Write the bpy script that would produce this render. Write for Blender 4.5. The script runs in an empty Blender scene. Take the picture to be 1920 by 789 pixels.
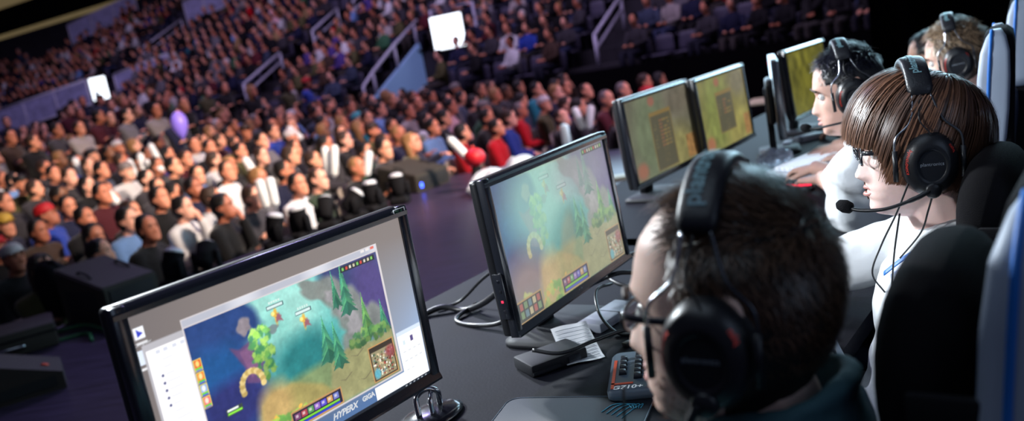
import bpy, bmesh, math, random
import numpy as np
from mathutils import Vector, Matrix, noise
from mathutils.bvhtree import BVHTree
PI = math.pi
SC = bpy.context.scene
COL = SC.collection
random.seed(7)
RNG = np.random.default_rng(7)
R_ = math.radians

# ------------------------------------------------------------------ colour
def s2l(c):
    return tuple((x/12.92 if x <= .04045 else ((x+.055)/1.055)**2.4) for x in c[:3])
def rgb(r, g, b):
    return s2l((r/255, g/255, b/255))

# ------------------------------------------------------------------ materials
def mat(name, col, rough=.6, metal=0., spec=.5, emit=None, estr=0., bump=0., bscale=200., var=0., vscale=30., objcol=False, attr=False, sss=0., aniso=0., alpha=1., trans=0., coat=0., sheen=0., vstretch=None):
    m = bpy.data.materials.new(name); m.use_nodes = True
    nt = m.node_tree; N = nt.nodes; L = nt.links
    b = N['Principled BSDF']
    b.inputs['Base Color'].default_value = (*col, 1)
    b.inputs['Roughness'].default_value = rough
    b.inputs['Metallic'].default_value = metal
    b.inputs['Specular IOR Level'].default_value = spec
    if alpha < 1: b.inputs['Alpha'].default_value = alpha
    if trans: b.inputs['Transmission Weight'].default_value = trans
    if coat: b.inputs['Coat Weight'].default_value = coat; b.inputs['Coat Roughness'].default_value = .15
    if sheen: b.inputs['Sheen Weight'].default_value = sheen
    if sss:
        b.inputs['Subsurface Weight'].default_value = sss
        b.inputs['Subsurface Radius'].default_value = (.012, .004, .002)
    if aniso: b.inputs['Anisotropic'].default_value = aniso
    src = None
    if objcol:
        oi = N.new('ShaderNodeObjectInfo'); src = oi.outputs['Color']
    if attr:
        at = N.new('ShaderNodeVertexColor'); at.layer_name = 'Col'; src = at.outputs['Color']
    tc = N.new('ShaderNodeTexCoord')
    if var:
        mp = N.new('ShaderNodeMapping'); L.new(tc.outputs['Object'], mp.inputs['Vector'])
        if vstretch: mp.inputs['Scale'].default_value = vstretch
        nz = N.new('ShaderNodeTexNoise'); nz.inputs['Scale'].default_value = vscale; nz.inputs['Detail'].default_value = 5
        L.new(mp.outputs['Vector'], nz.inputs['Vector'])
        mr = N.new('ShaderNodeMapRange'); mr.inputs['From Min'].default_value = .3; mr.inputs['From Max'].default_value = .7
        mr.inputs['To Min'].default_value = 1-var; mr.inputs['To Max'].default_value = 1+var
        L.new(nz.outputs['Fac'], mr.inputs['Value'])
        mx = N.new('ShaderNodeMix'); mx.data_type = 'RGBA'; mx.blend_type = 'MULTIPLY'; mx.inputs['Factor'].default_value = 1
        if src: L.new(src, mx.inputs['A'])
        else: mx.inputs['A'].default_value = (*col, 1)
        L.new(mr.outputs['Result'], mx.inputs['B']); src = mx.outputs['Result']
    if src: L.new(src, b.inputs['Base Color'])
    if emit is not None:
        b.inputs['Emission Color'].default_value = (*emit, 1); b.inputs['Emission Strength'].default_value = estr
    if bump:
        nb = N.new('ShaderNodeTexNoise'); nb.inputs['Scale'].default_value = bscale; nb.inputs['Detail'].default_value = 4
        L.new(tc.outputs['Object'], nb.inputs['Vector'])
        bp = N.new('ShaderNodeBump'); bp.inputs['Strength'].default_value = bump; bp.inputs['Distance'].default_value = .01
        L.new(nb.outputs['Fac'], bp.inputs['Height']); L.new(bp.outputs['Normal'], b.inputs['Normal'])
    return m
def screen_mat(name, strength):
    m = bpy.data.materials.new(name); m.use_nodes = True
    nt = m.node_tree; N = nt.nodes; L = nt.links
    b = N['Principled BSDF']; b.inputs['Base Color'].default_value = (.01, .01, .012, 1); b.inputs['Roughness'].default_value = .35
    at = N.new('ShaderNodeVertexColor'); at.layer_name = 'Col'
    L.new(at.outputs['Color'], b.inputs['Emission Color']); b.inputs['Emission Strength'].default_value = strength
    return m

M = {}
M['black_plastic'] = mat('black_plastic', (.012, .013, .016), .35, spec=.5, bump=.05, bscale=900)
M['gloss_black'] = mat('gloss_black', (.016, .019, .027), .24, spec=.6, coat=.8)
M['satin_black'] = mat('satin_black', (.010, .011, .015), .6, spec=.3)
M['matte_black'] = mat('matte_black', (.008, .008, .010), .85, spec=.2, bump=.2, bscale=500)
M['foam'] = mat('foam', (.012, .012, .014), .95, spec=.1, bump=.6, bscale=600)
M['leather'] = mat('leather', (.012, .013, .017), .38, spec=.5, bump=.12, bscale=350)
M['steel'] = mat('steel', (.55, .58, .62), .22, metal=1.)
M['dark_steel'] = mat('dark_steel', (.08, .085, .10), .3, metal=.8)
M['desk'] = mat('desk_cloth', rgb(11, 12, 23), .65, spec=.16, bump=.05, bscale=140, var=.25, vscale=9)
M['stage'] = mat('stage_floor', rgb(58, 48, 70), .34, spec=.5, bump=.12, bscale=25, var=.5, vscale=3, vstretch=(1, 8, 1))
M['arena_floor'] = mat('arena_floor', (.012, .011, .014), .8, var=.3, vscale=2)
M['bowl'] = mat('bowl_concrete', (.020, .019, .026), .85, var=.3, vscale=1.5)
M['drape'] = mat('black_drape', (.0035, .0035, .0045), .95, spec=.05)
M['concourse'] = mat('concourse_wall', (.20, .17, .11), .8, emit=(.20, .15, .07), estr=.55, var=.3, vscale=.6)  # emission stands in for the interior light on this wall
M['skin'] = mat('skin', (.62, .37, .27), .5, objcol=True, sss=.12, var=.08, vscale=25, bump=.04, bscale=300)
M['cloth'] = mat('cloth', (.1, .1, .1), .85, objcol=True, spec=.2, bump=.25, bscale=60, sheen=.2)
M['crowd_hair'] = mat('crowd_hair', (.02, .015, .012), .55, objcol=True, bump=.4, bscale=120)
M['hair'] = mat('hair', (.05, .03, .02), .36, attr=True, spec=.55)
M['hair_cap'] = mat('hair_cap', (.03, .02, .013), .6, objcol=True, var=.4, vscale=60)
M['white_shirt'] = mat('white_shirt', (.74, .77, .80), .8, spec=.2, bump=.2, bscale=45, sheen=.1)
M['teal_shirt'] = mat('teal_shirt', rgb(62, 96, 104), .8, spec=.2, bump=.25, bscale=60)
M['dark_shirt'] = mat('dark_shirt', (.012, .013, .02), .85, bump=.2, bscale=60)
M['vinyl_white'] = mat('vinyl_white', rgb(152, 165, 184), .5, bump=.06, bscale=400)
M['vinyl_grey'] = mat('vinyl_grey', rgb(52, 60, 78), .55, bump=.06, bscale=400)
M['chair_black'] = mat('chair_fabric', (.0055, .005, .0065), .9, spec=.12, bump=.4, bscale=700)
M['blue_pipe'] = mat('blue_piping', rgb(24, 104, 190), .5)
M['paper'] = mat('paper', (.72, .74, .78), .8, var=.05, vscale=20)
M['white_text'] = mat('white_text', (.8, .82, .85), .5, emit=(.8, .85, .9), estr=.22)  # printed lettering, given a faint glow to read brighter
M['dim_text'] = mat('dim_text', rgb(150, 158, 168), .5)
M['screen_text'] = mat('screen_text', (.6, .6, .6), .5, emit=(.85, .88, .92), estr=.75)
M['grey_text'] = mat('grey_text', rgb(120, 160, 170), .4)
M['red_text'] = mat('red_text', rgb(225, 62, 48), .5, emit=rgb(225, 62, 48), estr=.05)
M['orange'] = mat('orange_paint', rgb(235, 84, 46), .5)
M['key'] = mat('keycap', rgb(38, 44, 54), .45)
M['kb_body'] = mat('keyboard_body', rgb(92, 108, 124), .45)
M['white_key'] = mat('white_keycap', (.78, .82, .88), .4, emit=(.8, .87, 1.), estr=.45)
M['kb_light'] = mat('pale_case', rgb(205, 212, 225), .5, emit=(.7, .8, 1.), estr=.2)
M['grey_plastic'] = mat('grey_plastic', rgb(128, 134, 146), .5)
M['pad'] = mat('mouse_pad', rgb(26, 34, 46), .6, bump=.2, bscale=700)
M['cyan'] = mat('cyan_print', rgb(70, 170, 200), .5)
M['speaker'] = mat('speaker_paint', rgb(62, 58, 52), .7, spec=.3, bump=.3, bscale=150)
M['grille'] = mat('speaker_grille', rgb(30, 30, 31), .75, bump=.8, bscale=220)
M['led_blue'] = mat('led_blue', (.02, .05, .8), .4, emit=(.05, .12, 1), estr=6)
M['led_red'] = mat('led_red', (.8, .02, .05), .4, emit=(1, .03, .08), estr=1.6)
M['stick'] = mat('inflatable_white', (.80, .82, .82), .3, spec=.5, emit=(.8, .85, .85), estr=.06)
M['rail'] = mat('grey_rail', rgb(205, 205, 225), .45)
M['seat'] = mat('seat_plastic', rgb(74, 72, 92), .5)
M['portal'] = mat('portal_wall', rgb(140, 170, 210), .7, emit=rgb(120, 160, 225), estr=.16)  # glow in the material stands in for light falling on the tunnel wall
M['sign_face'] = mat('sign_face', (.9, .95, 1), .5, emit=(.86, .93, 1), estr=2.6)
M['sign_ink'] = mat('sign_ink', rgb(150, 170, 200), .5, emit=rgb(150, 175, 215), estr=1.0)
M['guard'] = mat('guard_panel', rgb(165, 168, 210), .6, bump=.3, bscale=20, var=.25, vscale=4)
M['crowd'] = mat('distant_crowd', (.1, .1, .1), .8, attr=True, spec=.2)
M['cream'] = mat('cream_top', rgb(205, 196, 170), .6, emit=rgb(205, 196, 170), estr=.15)  # emission imitates light falling on the cream case lid and board
M['floor_chair'] = mat('floor_chair_plastic', rgb(150, 140, 130), .5)
M['lens'] = mat('glasses_lens', (.9, .95, 1), .03, trans=.9, alpha=.35)
M['eye'] = mat('eye_white', (.75, .74, .72), .2)
M['iris'] = mat('iris', (.03, .018, .01), .15)
M['lip'] = mat('lip', rgb(196, 138, 130), .45)
M['chrome'] = mat('chrome', (.7, .72, .75), .12, metal=1)
M['green_cable'] = mat('green_cable', rgb(40, 110, 70), .5)
M['purple'] = mat('purple_balloon', rgb(150, 128, 240), .3, emit=rgb(130, 110, 240), estr=.2)
M['bag'] = mat('clear_bag', (.5, .55, .68), .15, alpha=.55, trans=.4)

# ------------------------------------------------------------------ object helpers
def link(o, parent=None):
    COL.objects.link(o)
    if parent is not None: o.parent = parent
    return o
def tag(o, label, cat, group=None, kind=None):
    if label: o['label'] = label
    if cat: o['category'] = cat
    if group: o['group'] = group
    if kind: o['kind'] = kind
    return o
def thing(name, label, cat, loc=(0, 0, 0), rot=(0, 0, 0), group=None):
    o = bpy.data.objects.new(name, None); o.empty_display_size = .05
    COL.objects.link(o); o.location = loc; o.rotation_euler = rot
    return tag(o, label, cat, group)
def obj(name, bm, m, parent=None, smooth=True, loc=None):
    me = bpy.data.meshes.new(name); sharp = BOXED.pop(id(bm), None) is bm and isinstance(bm, bmesh.types.BMesh)
    if isinstance(bm, bmesh.types.BMesh):
        bmesh.ops.recalc_face_normals(bm, faces=bm.faces[:])
        bm.to_mesh(me); bm.free()
    else:
        v, f = bm; me.from_pydata([tuple(p) for p in v], [], f)
    if smooth: me.polygons.foreach_set('use_smooth', [True]*len(me.polygons))
    if sharp: me.set_sharp_from_angle(angle=R_(28))
    if m is not None: me.materials.append(m)
    o = bpy.data.objects.new(name, me); link(o, parent)
    if loc: o.location = loc
    return o
def struct(name, bm, m, smooth=False, label=None):
    o = obj(name, bm, m, None, smooth); o['kind'] = 'structure'
    if label: o['label'] = label
    return o
def BM(): return bmesh.new()
def autosmooth(o, ang=35):
    # keep flat facets on hard edges
    me = o.data; bm = bmesh.new(); bm.from_mesh(me)
    for e in bm.edges:
        if len(e.link_faces) == 2 and e.calc_face_angle(0) > R_(ang): e.smooth = False
    bm.to_mesh(me); bm.free()
    return o
BOXED = {}
def box(bm, lo, hi, mtx=None, bev=0., seg=2):
    BOXED[id(bm)] = bm
    t = bmesh.new(); bmesh.ops.create_cube(t, size=1)
    lo, hi = Vector(lo), Vector(hi); c = (lo+hi)/2; d = hi-lo
    for v in t.verts: v.co = Vector((v.co.x*d.x, v.co.y*d.y, v.co.z*d.z))+c
    if bev: bmesh.ops.bevel(t, geom=t.edges[:], offset=bev, segments=seg, affect='EDGES', profile=.5)
    if mtx is not None: bmesh.ops.transform(t, matrix=mtx, verts=t.verts[:])
    add(bm, t); return bm
def add(bm, t):
    me = bpy.data.meshes.new('tmp'); t.to_mesh(me); t.free(); bm.from_mesh(me); bpy.data.meshes.remove(me)
def spline(pts, n=8):
    # Catmull-Rom through the points
    P = [Vector(p) for p in pts]
    if len(P) < 3: return P
    out = []
    for i in range(len(P)-1):
        p0 = P[i-1] if i else 2*P[0]-P[1]; p1, p2 = P[i], P[i+1]
        p3 = P[i+2] if i+2 < len(P) else 2*P[-1]-P[-2]
        for k in range(n):
            t = k/n
            out.append(.5*((2*p1)+(-p0+p2)*t+(2*p0-5*p1+4*p2-p3)*t*t+(-p0+3*p1-3*p2+p3)*t**3))
    out.append(P[-1]); return out
def tube(bm, pts, r, seg=10, caps=True, smooth=0, up=None):
    # loft of circles (or (ra, rb) ellipses) along pts
    if smooth:
        if isinstance(r, (list, tuple)) and len(r) == len(pts) and not (len(r) == 2 and len(pts) != 2):
            Q = spline([Vector(p) for p in pts], smooth)
            rr = []
            for i in range(len(pts)-1):
                for k in range(smooth): rr.append(lerp_r(r[i], r[i+1], k/smooth))
            rr.append(r[-1]); pts, r = Q, rr
        else: pts = spline(pts, smooth)
    P = [Vector(p) for p in pts]; n = len(P)
    rs = list(r) if isinstance(r, list) else [r]*n
    T = []
    for i in range(n):
        t = (P[min(i+1, n-1)]-P[max(i-1, 0)])
        T.append(t.normalized() if t.length > 1e-9 else Vector((0, 0, 1)))
    u = Vector(up) if up is not None else (Vector((0, 0, 1)) if abs(T[0].z) < .9 else Vector((1, 0, 0)))
    rings = []
    for i in range(n):
        u = (u-T[i]*u.dot(T[i])).normalized(); w = T[i].cross(u)
        a, b = rs[i] if isinstance(rs[i], (tuple, list)) else (rs[i], rs[i])
        rings.append([bm.verts.new(P[i]+u*(a*math.cos(2*PI*k/seg))+w*(b*math.sin(2*PI*k/seg))) for k in range(seg)])
    for i in range(n-1):
        A, B = rings[i], rings[i+1]
        for k in range(seg): bm.faces.new((A[k], A[(k+1) % seg], B[(k+1) % seg], B[k]))
    if caps:
        bm.faces.new(rings[0][::-1]); bm.faces.new(rings[-1])
    return bm
def lerp_r(a, b, t):
    if isinstance(a, tuple) or isinstance(b, tuple):
        a = a if isinstance(a, tuple) else (a, a); b = b if isinstance(b, tuple) else (b, b)
        return (a[0]*(1-t)+b[0]*t, a[1]*(1-t)+b[1]*t)
    return a*(1-t)+b*t
def capsule(bm, a, b, ra, rb, seg=12):
    a, b = Vector(a), Vector(b); d = (b-a); L = d.length; d = d.normalized()
    pts, rs = [], []
    for k in range(1, 5):
        t = k/4*PI/2; pts.append(a-d*ra*math.cos(t)); rs.append(ra*math.sin(t))
    for k in range(4, 0, -1):
        t = k/4*PI/2; pts.append(b+d*rb*math.cos(t)); rs.append(rb*math.sin(t))
    return tube(bm, pts, rs, seg)
def chain(bm, pts, rs, seg=12):
    for i in range(len(pts)-1): capsule(bm, pts[i], pts[i+1], rs[i], rs[i+1], seg)
def ball(bm, c, r, seg=16, rings=10, mtx=None):
    t = bmesh.new(); bmesh.ops.create_uvsphere(t, u_segments=seg, v_segments=rings, radius=1)
    r = (r, r, r) if not isinstance(r, (tuple, list)) else r
    m = Matrix.Translation(Vector(c)) @ (mtx if mtx is not None else Matrix()) @ Matrix.Diagonal((*r, 1))
    bmesh.ops.transform(t, matrix=m, verts=t.verts[:]); add(bm, t); return bm
def lathe(bm, prof, seg=24, mtx=None, sx=1., sy=1.):
    t = bmesh.new(); rings = []
    for (r, z) in prof:
        rings.append([t.verts.new((sx*r*math.cos(2*PI*k/seg), sy*r*math.sin(2*PI*k/seg), z)) for k in range(seg)])
    for A, B in zip(rings, rings[1:]):
        for k in range(seg): t.faces.new((A[k], A[(k+1) % seg], B[(k+1) % seg], B[k]))
    t.faces.new(rings[0][::-1]); t.faces.new(rings[-1])
    if mtx is not None: bmesh.ops.transform(t, matrix=mtx, verts=t.verts[:])
    add(bm, t); return bm
def loft(bm, rings, caps=True):
    V = [[bm.verts.new(p) for p in r] for r in rings]
    for A, B in zip(V, V[1:]):
        n = len(A)
        for k in range(n): bm.faces.new((A[k], A[(k+1) % n], B[(k+1) % n], B[k]))
    if caps: bm.faces.new(V[0][::-1]); bm.faces.new(V[-1])
    return bm
def rrect(cx, cy, hx, hy, r, z, n=5):
    out = []
    for (sx, sy, a0) in ((1, 1, 0), (-1, 1, 90), (-1, -1, 180), (1, -1, 270)):
        for k in range(n):
            a = R_(a0+90*k/(n-1)); out.append((cx+sx*(hx-r)+r*math.cos(a), cy+sy*(hy-r)+r*math.sin(a), z))
    return out
def evaluated(bm, mods):
    me = bpy.data.meshes.new('t'); bm.to_mesh(me); bm.free()
    o = bpy.data.objects.new('t', me); COL.objects.link(o)
    for kind, kw in mods:
        md = o.modifiers.new(kind, kind)
        for k, v in kw.items(): setattr(md, k, v)
    dg = bpy.context.evaluated_depsgraph_get(); dg.update()
    out = bpy.data.meshes.new_from_object(o.evaluated_get(dg))
    bpy.data.objects.remove(o); bpy.data.meshes.remove(me)
    return out
def fuse(bm, voxel, it=4, dec=None):
    mods = [('REMESH', dict(mode='VOXEL', voxel_size=voxel, use_smooth_shade=True)), ('SMOOTH', dict(factor=.5, iterations=it))]
    if dec: mods.append(('DECIMATE', dict(ratio=dec)))
    return evaluated(bm, mods)
def meshobj(name, me, m, parent=None):
    if m is not None:
        me.materials.clear(); me.materials.append(m)
    me.polygons.foreach_set('use_smooth', [True]*len(me.polygons))
    o = bpy.data.objects.new(name, me); link(o, parent); return o
def text_mesh(s, size, shear=0., extrude=0., bold=0.):
    cu = bpy.data.curves.new('t', 'FONT'); cu.body = s; cu.size = size; cu.align_x = 'CENTER'; cu.align_y = 'CENTER'
    cu.shear = shear; cu.extrude = extrude; cu.offset = bold; cu.resolution_u = 3
    o = bpy.data.objects.new('t', cu); COL.objects.link(o)
    dg = bpy.context.evaluated_depsgraph_get(); dg.update()
    me = bpy.data.meshes.new_from_object(o.evaluated_get(dg))
    bpy.data.objects.remove(o)
    v = [tuple(x.co) for x in me.vertices]; f = [tuple(p.vertices) for p in me.polygons]
    bpy.data.meshes.remove(me); bpy.data.curves.remove(cu)
    return v, f
def text_obj(name, s, size, m, parent, fn, **kw):
    v, f = text_mesh(s, size, **kw)
    return obj(name, ([fn(*p) for p in v], f), m, parent, smooth=False)

# ------------------------------------------------------------------ venue frame: u runs along the stage front towards the raised stand, v away from the stage
UX, UY, VX, VY = .55, .835, -.835, .55
def W(u, v, z=0.): return Vector((-1.8+u*UX+v*VX, 8+u*UY+v*VY, z))
def to_uv(x, y): return ((x+1.8)*UX+(y-8)*UY, (x+1.8)*VX+(y-8)*VY)
def fz(x, y): return -.041*x+.050*y-1.36          # raked arena floor
YAW_U = math.atan2(UY, UX)
RU, RD, RZ0, RRISE = 11.7, .85, .25, .36          # raised stand: first row, row depth, height, rise
def row_z(i): return RZ0+RRISE*i

# stage deck
STG = [W(*p) for p in ((-9, .42), (2.7, .42), (3.3, -.4), (3.6, -1.6), (9.5, -3.), (9.5, -16), (-9, -16))]
b = BM()
lo = [b.verts.new((p.x, p.y, -1.9)) for p in STG]; hi = [b.verts.new((p.x, p.y, 0)) for p in STG]
b.faces.new(hi); n = len(STG)
for i in range(n): b.faces.new((lo[i], lo[(i+1) % n], hi[(i+1) % n], hi[i]))
struct('floor_stage', b, M['stage'], label='dark reflective stage floor')
b = BM(); tube(b, [(p.x, p.y, -.012) for p in STG[:5]], .014, 6); struct('trim_1', b, M['dark_steel'], label='metal edge of the stage')
# raked arena floor
b = BM(); g = [(-60, -6), (40, -6), (40, 60), (-60, 60)]
b.faces.new([b.verts.new((x, y, fz(x, y))) for x, y in g]); struct('floor', b, M['arena_floor'], label='dark arena floor under the audience')
# raised stand with a tunnel opening
b = BM()
def slab(u0, u1, v0, v1, z0, z1):
    c = [W(u0, v0), W(u1, v0), W(u1, v1), W(u0, v1)]
    A = [b.verts.new((p.x, p.y, z0)) for p in c]; B = [b.verts.new((p.x, p.y, z1)) for p in c]
    b.faces.new(B); b.faces.new(A[::-1])
    for i in range(4): b.faces.new((A[i], A[(i+1) % 4], B[(i+1) % 4], B[i]))
NROW = 25
for i in range(NROW):
    u0 = RU+RD*i; u1 = u0+RD
    segs = [(-9, 7.6), (10.05, 70)] if i < 4 else [(-9, 70)]
    for v0, v1 in segs: slab(u0-(.62 if i == 0 else 0), u1, v0, v1, -1.5 if i < 5 else row_z(i)-1.2, row_z(i))
struct('floor_stand', b, M['bowl'], label='stepped concrete of the raised stand')
b = BM()
for v0, v1 in ((-9, 7.6), (10.05, 70)):
    c = [W(RU-.66, v0), W(RU-.66, v1)]
    b.faces.new([b.verts.new(p) for p in ((c[0].x, c[0].y, -1.6), (c[1].x, c[1].y, -2.5), (c[1].x, c[1].y, RZ0+.35), (c[0].x, c[0].y, RZ0+.35))])
struct('wall_stand', b, M['drape'], label='black fascia along the foot of the raised stand')
# concourse wall behind the last row
UB = RU+RD*NROW+.4; zb = row_z(NROW)
def upright(name, z0, z1, m, u=UB, label=None):
    b = BM(); p, q = W(u, -9), W(u, 75)
    b.faces.new([b.verts.new(t) for t in ((p.x, p.y, z0), (q.x, q.y, z0), (q.x, q.y, z1), (p.x, p.y, z1))]); return struct(name, b, m, label=label)
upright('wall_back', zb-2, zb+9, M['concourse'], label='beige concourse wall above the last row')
upright('trim_2', zb+.2, zb+2.1, M['drape'], UB-.15, 'dark band of the concourse opening')
# black drape on the right
b = BM(); pts = []
for k in range(121):
    t = k/120; x = 5.42+t*12; y = 12.1-t*2.0+.10*math.sin(k*.9); pts.append((x, y))
lo = [b.verts.new((x, y, -1.8)) for x, y in pts]; hi = [b.verts.new((x, y, 9)) for x, y in pts]
for k in range(120): b.faces.new((lo[k], lo[k+1], hi[k+1], hi[k]))
struct('wall_right', b, M['drape'], True, label='black drape beside the stage')

# tunnel: lit side wall, rails, sign
t = thing('stair_tunnel_wall', 'pale blue lit tunnel side wall with pipe rail below the larger bright sign', 'wall', W(12.0, 9.98, 0))
def loc(p, o=None): return p-t.location
b = BM(); prof = [(12.1, -.9), (15.05, -.9), (15.05, 1.98), (12.1, .42)]
for dv in (0, .12): pass
A = [b.verts.new(loc(W(u, 9.93, z))) for u, z in prof]; B = [b.verts.new(loc(W(u, 10.05, z))) for u, z in prof]
b.faces.new(A); b.faces.new(B[::-1])
for i in range(4): b.faces.new((A[i], A[(i+1) % 4], B[(i+1) % 4], B[i]))
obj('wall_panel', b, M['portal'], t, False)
def ztop(u): return .42+(u-12.1)*.529
b = BM(); U = [12.25, 12.75, 13.9, 15.0]
tube(b, [loc(W(12.25, 9.99, ztop(12.25))), loc(W(12.25, 9.99, ztop(12.25)+.55)), loc(W(12.75, 9.99, ztop(12.75)+.62)), loc(W(13.9, 9.99, ztop(13.9)+.66)), loc(W(15.2, 9.99, ztop(15.2)+.6))], .045, 8)
obj('hand_rail', b, M['rail'], t)
for u in U[1:]:
    b = BM(); tube(b, [loc(W(u, 9.99, ztop(u))), loc(W(u, 9.99, ztop(u)+.62))], .04, 8); obj('post', b, M['rail'], t)

def bright_sign(center, w, h, label, frame=True):
    t = thing('video_sign', label, 'sign', center, (0, 0, YAW_U-PI/2+R_(6)))
    b = BM(); box(b, (-w/2-.05, .02, -h/2-.05), (w/2+.05, .16, h/2+.05), bev=.03); obj('housing', b, M['black_plastic'], t)
    b = BM(); box(b, (-w/2, -.01, -h/2), (w/2, .03, h/2), bev=.02); f = obj('lit_panel', b, M['sign_face'], t)
    for (x0, x1, z0, z1) in ((-.3, -.14, -.13, -.09), (.14, .32, -.08, -.04), (-.25, .05, .13, .145)):
        b = BM(); box(b, (x0*w, -.016, z0*h), (x1*w, -.011, z1*h)); obj('sign_text', b, M['sign_ink'], f)
    if frame:
        b = BM(); tube(b, [(-w/2-.1, .3, -h/2-.9), (-w/2-.1, .3, h/2+.22), (w/2+.28, .3, h/2+.22), (w/2+.28, .3, -h/2-.9)], .05, 8); obj('pipe_frame', b, M['rail'], t)
    else:
        b = BM(); tube(b, [(0, .1, -h/2-1.), (0, .1, -h/2)], .06, 8); obj('post', b, M['rail'], t)
    return t
bright_sign((-.90, 24.95, 2.13), 1.03, .93, 'larger bright white square sign above the pale blue tunnel wall')
bright_sign((-16.1, 36.6, 2.72), .98, .92, 'smaller bright white square sign at far left above the grey guard panels', False)

def aisle_rail(v, u0, u1, label):
    z = lambda u: RZ0+(u-RU)*RRISE/RD
    t = thing('aisle_handrail', label, 'handrail', W(u0, v, z(u0)), group='handrails on the stand stairs')
    o = t.location
    b = BM(); tube(b, [W(u0, v, z(u0)+.66)-o, W(u1, v, z(u1)+.72)-o], .045, 8); obj('top_bar', b, M['rail'], t)
    b = BM(); tube(b, [W(u0, v, z(u0)+.34)-o, W(u1, v, z(u1)+.42)-o], .035, 8); obj('lower_bar', b, M['rail'], t)
    for u, h in ((u0, .66), (u1, .72)):
        b = BM(); tube(b, [W(u, v, z(u)-.1)-o, W(u, v, z(u)+h)-o], .045, 8); obj('post', b, M['rail'], t)
aisle_rail(3.05, 12.67, 14.45, 'grey stair handrail right of centre on the stand, above the paired monitors')
aisle_rail(2.7, 15.6, 17.6, 'grey stair handrail cut by top of frame, above the right-hand stair rail')
aisle_rail(16.25, 13.65, 15.5, 'grey double-bar stair handrail midway between the two bright signs')
aisle_rail(16.0, 17.0, 18.5, 'grey stair handrail one flight above the midway rail, left of larger sign')
aisle_rail(15.7, 19.1, 20.9, 'small grey stair handrail near top of frame, uppermost above the midway rails')
aisle_rail(29.3, 19.7, 22.2, 'dim grey stair handrail high on the left part of stand')

def guard_panel(v0, u0, v1, u1, h, label):
    z = lambda u: RZ0+(u-RU)*RRISE/RD
    t = thing('guard_panel', label, 'railing', W(u0, v0, z(u0)))
    o = t.location
    P0, P1 = W(u0, v0, z(u0)+.1)-o, W(u1, v1, z(u1)+.1)-o; up = Vector((0, 0, h))
    b = BM(); nrm = (P1-P0).cross(up).normalized()*.03
    A = [b.verts.new(p) for p in (P0-nrm, P1-nrm, P1+up-nrm, P0+up-nrm)]; B = [b.verts.new(p) for p in (P0+nrm, P1+nrm, P1+up+nrm, P0+up+nrm)]
    b.faces.new(A); b.faces.new(B[::-1])
    for i in range(4): b.faces.new((A[i], A[(i+1) % 4], B[(i+1) % 4], B[i]))
    obj('infill', b, M['guard'], t, False)
    b = BM(); tube(b, [P0+up, P1+up], .06, 8); obj('top_bar', b, M['rail'], t)
    b = BM(); tube(b, [P0, P1], .05, 8); obj('lower_bar', b, M['rail'], t)
    for k in range(4):
        p = P0.lerp(P1, k/3); b = BM(); tube(b, [p-Vector((0, 0, .3)), p+up], .05, 8); obj('post', b, M['rail'], t)
guard_panel(33.6, 14.6, 28.4, 16.0, 1.0, 'long sloping blue-grey guard panel left of the smaller bright sign')
guard_panel(27.0, 16.4, 24.6, 17.4, .8, 'short grey guard panel right of the smaller bright sign')
guard_panel(43.6, 25.4, 40.6, 28.2, 1.1, 'dim pale guard panel high in the upper left stand')
guard_panel(30.6, 23.6, 28.0, 25.2, 1.0, 'dim pale guard panel at top edge, right of the upper left one')

# ------------------------------------------------------------------ desk and things on it
DD = Vector((.61, .79, 0)); DN = Vector((-.79, .61, 0))      # along the players' row / away from them
DZ = .75
def desk(name, label, o, s0, s1, n0, n1, legs):
    t = thing(name, label, 'desk', (o[0], o[1], 0))
    P = lambda s, n, z: DD*s+DN*n+Vector((0, 0, z))
    b = BM()
    A = [b.verts.new(P(s, n, DZ-.04)) for s, n in ((s0, n0), (s1, n0), (s1, n1), (s0, n1))]
    B = [b.verts.new(P(s, n, DZ)) for s, n in ((s0, n0), (s1, n0), (s1, n1), (s0, n1))]
    b.faces.new(A[::-1]); b.faces.new(B)
    for i in range(4): b.faces.new((A[i], A[(i+1) % 4], B[(i+1) % 4], B[i]))
    obj('tabletop', b, M['desk'], t, False)
    b = BM(); A = [b.verts.new(P(s, n1-.02, z)) for s, z in ((s0, .02), (s1, .02), (s1, DZ-.04), (s0, DZ-.04))]; b.faces.new(A)
    obj('front_skirt', b, M['drape'], t, False)
    for s in legs:
        for n in (n0+.06, n1-.1):
            b = BM(); tube(b, [P(s, n, 0), P(s, n, DZ-.04)], .025, 8); obj('leg', b, M['dark_steel'], t)
    return t
desk('players_desk', 'long black cloth-topped desk under the two nearest monitors', (-.13, 1.65), -2.2, 1.18, -.62, .62, (-2.1, -.5, 1.1))
desk('players_desk', 'long black cloth-topped desk under the three farther monitors', (.90, 3.50), -1.0, 3.2, -.80, .50, (-.9, 1., 3.1))

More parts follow.
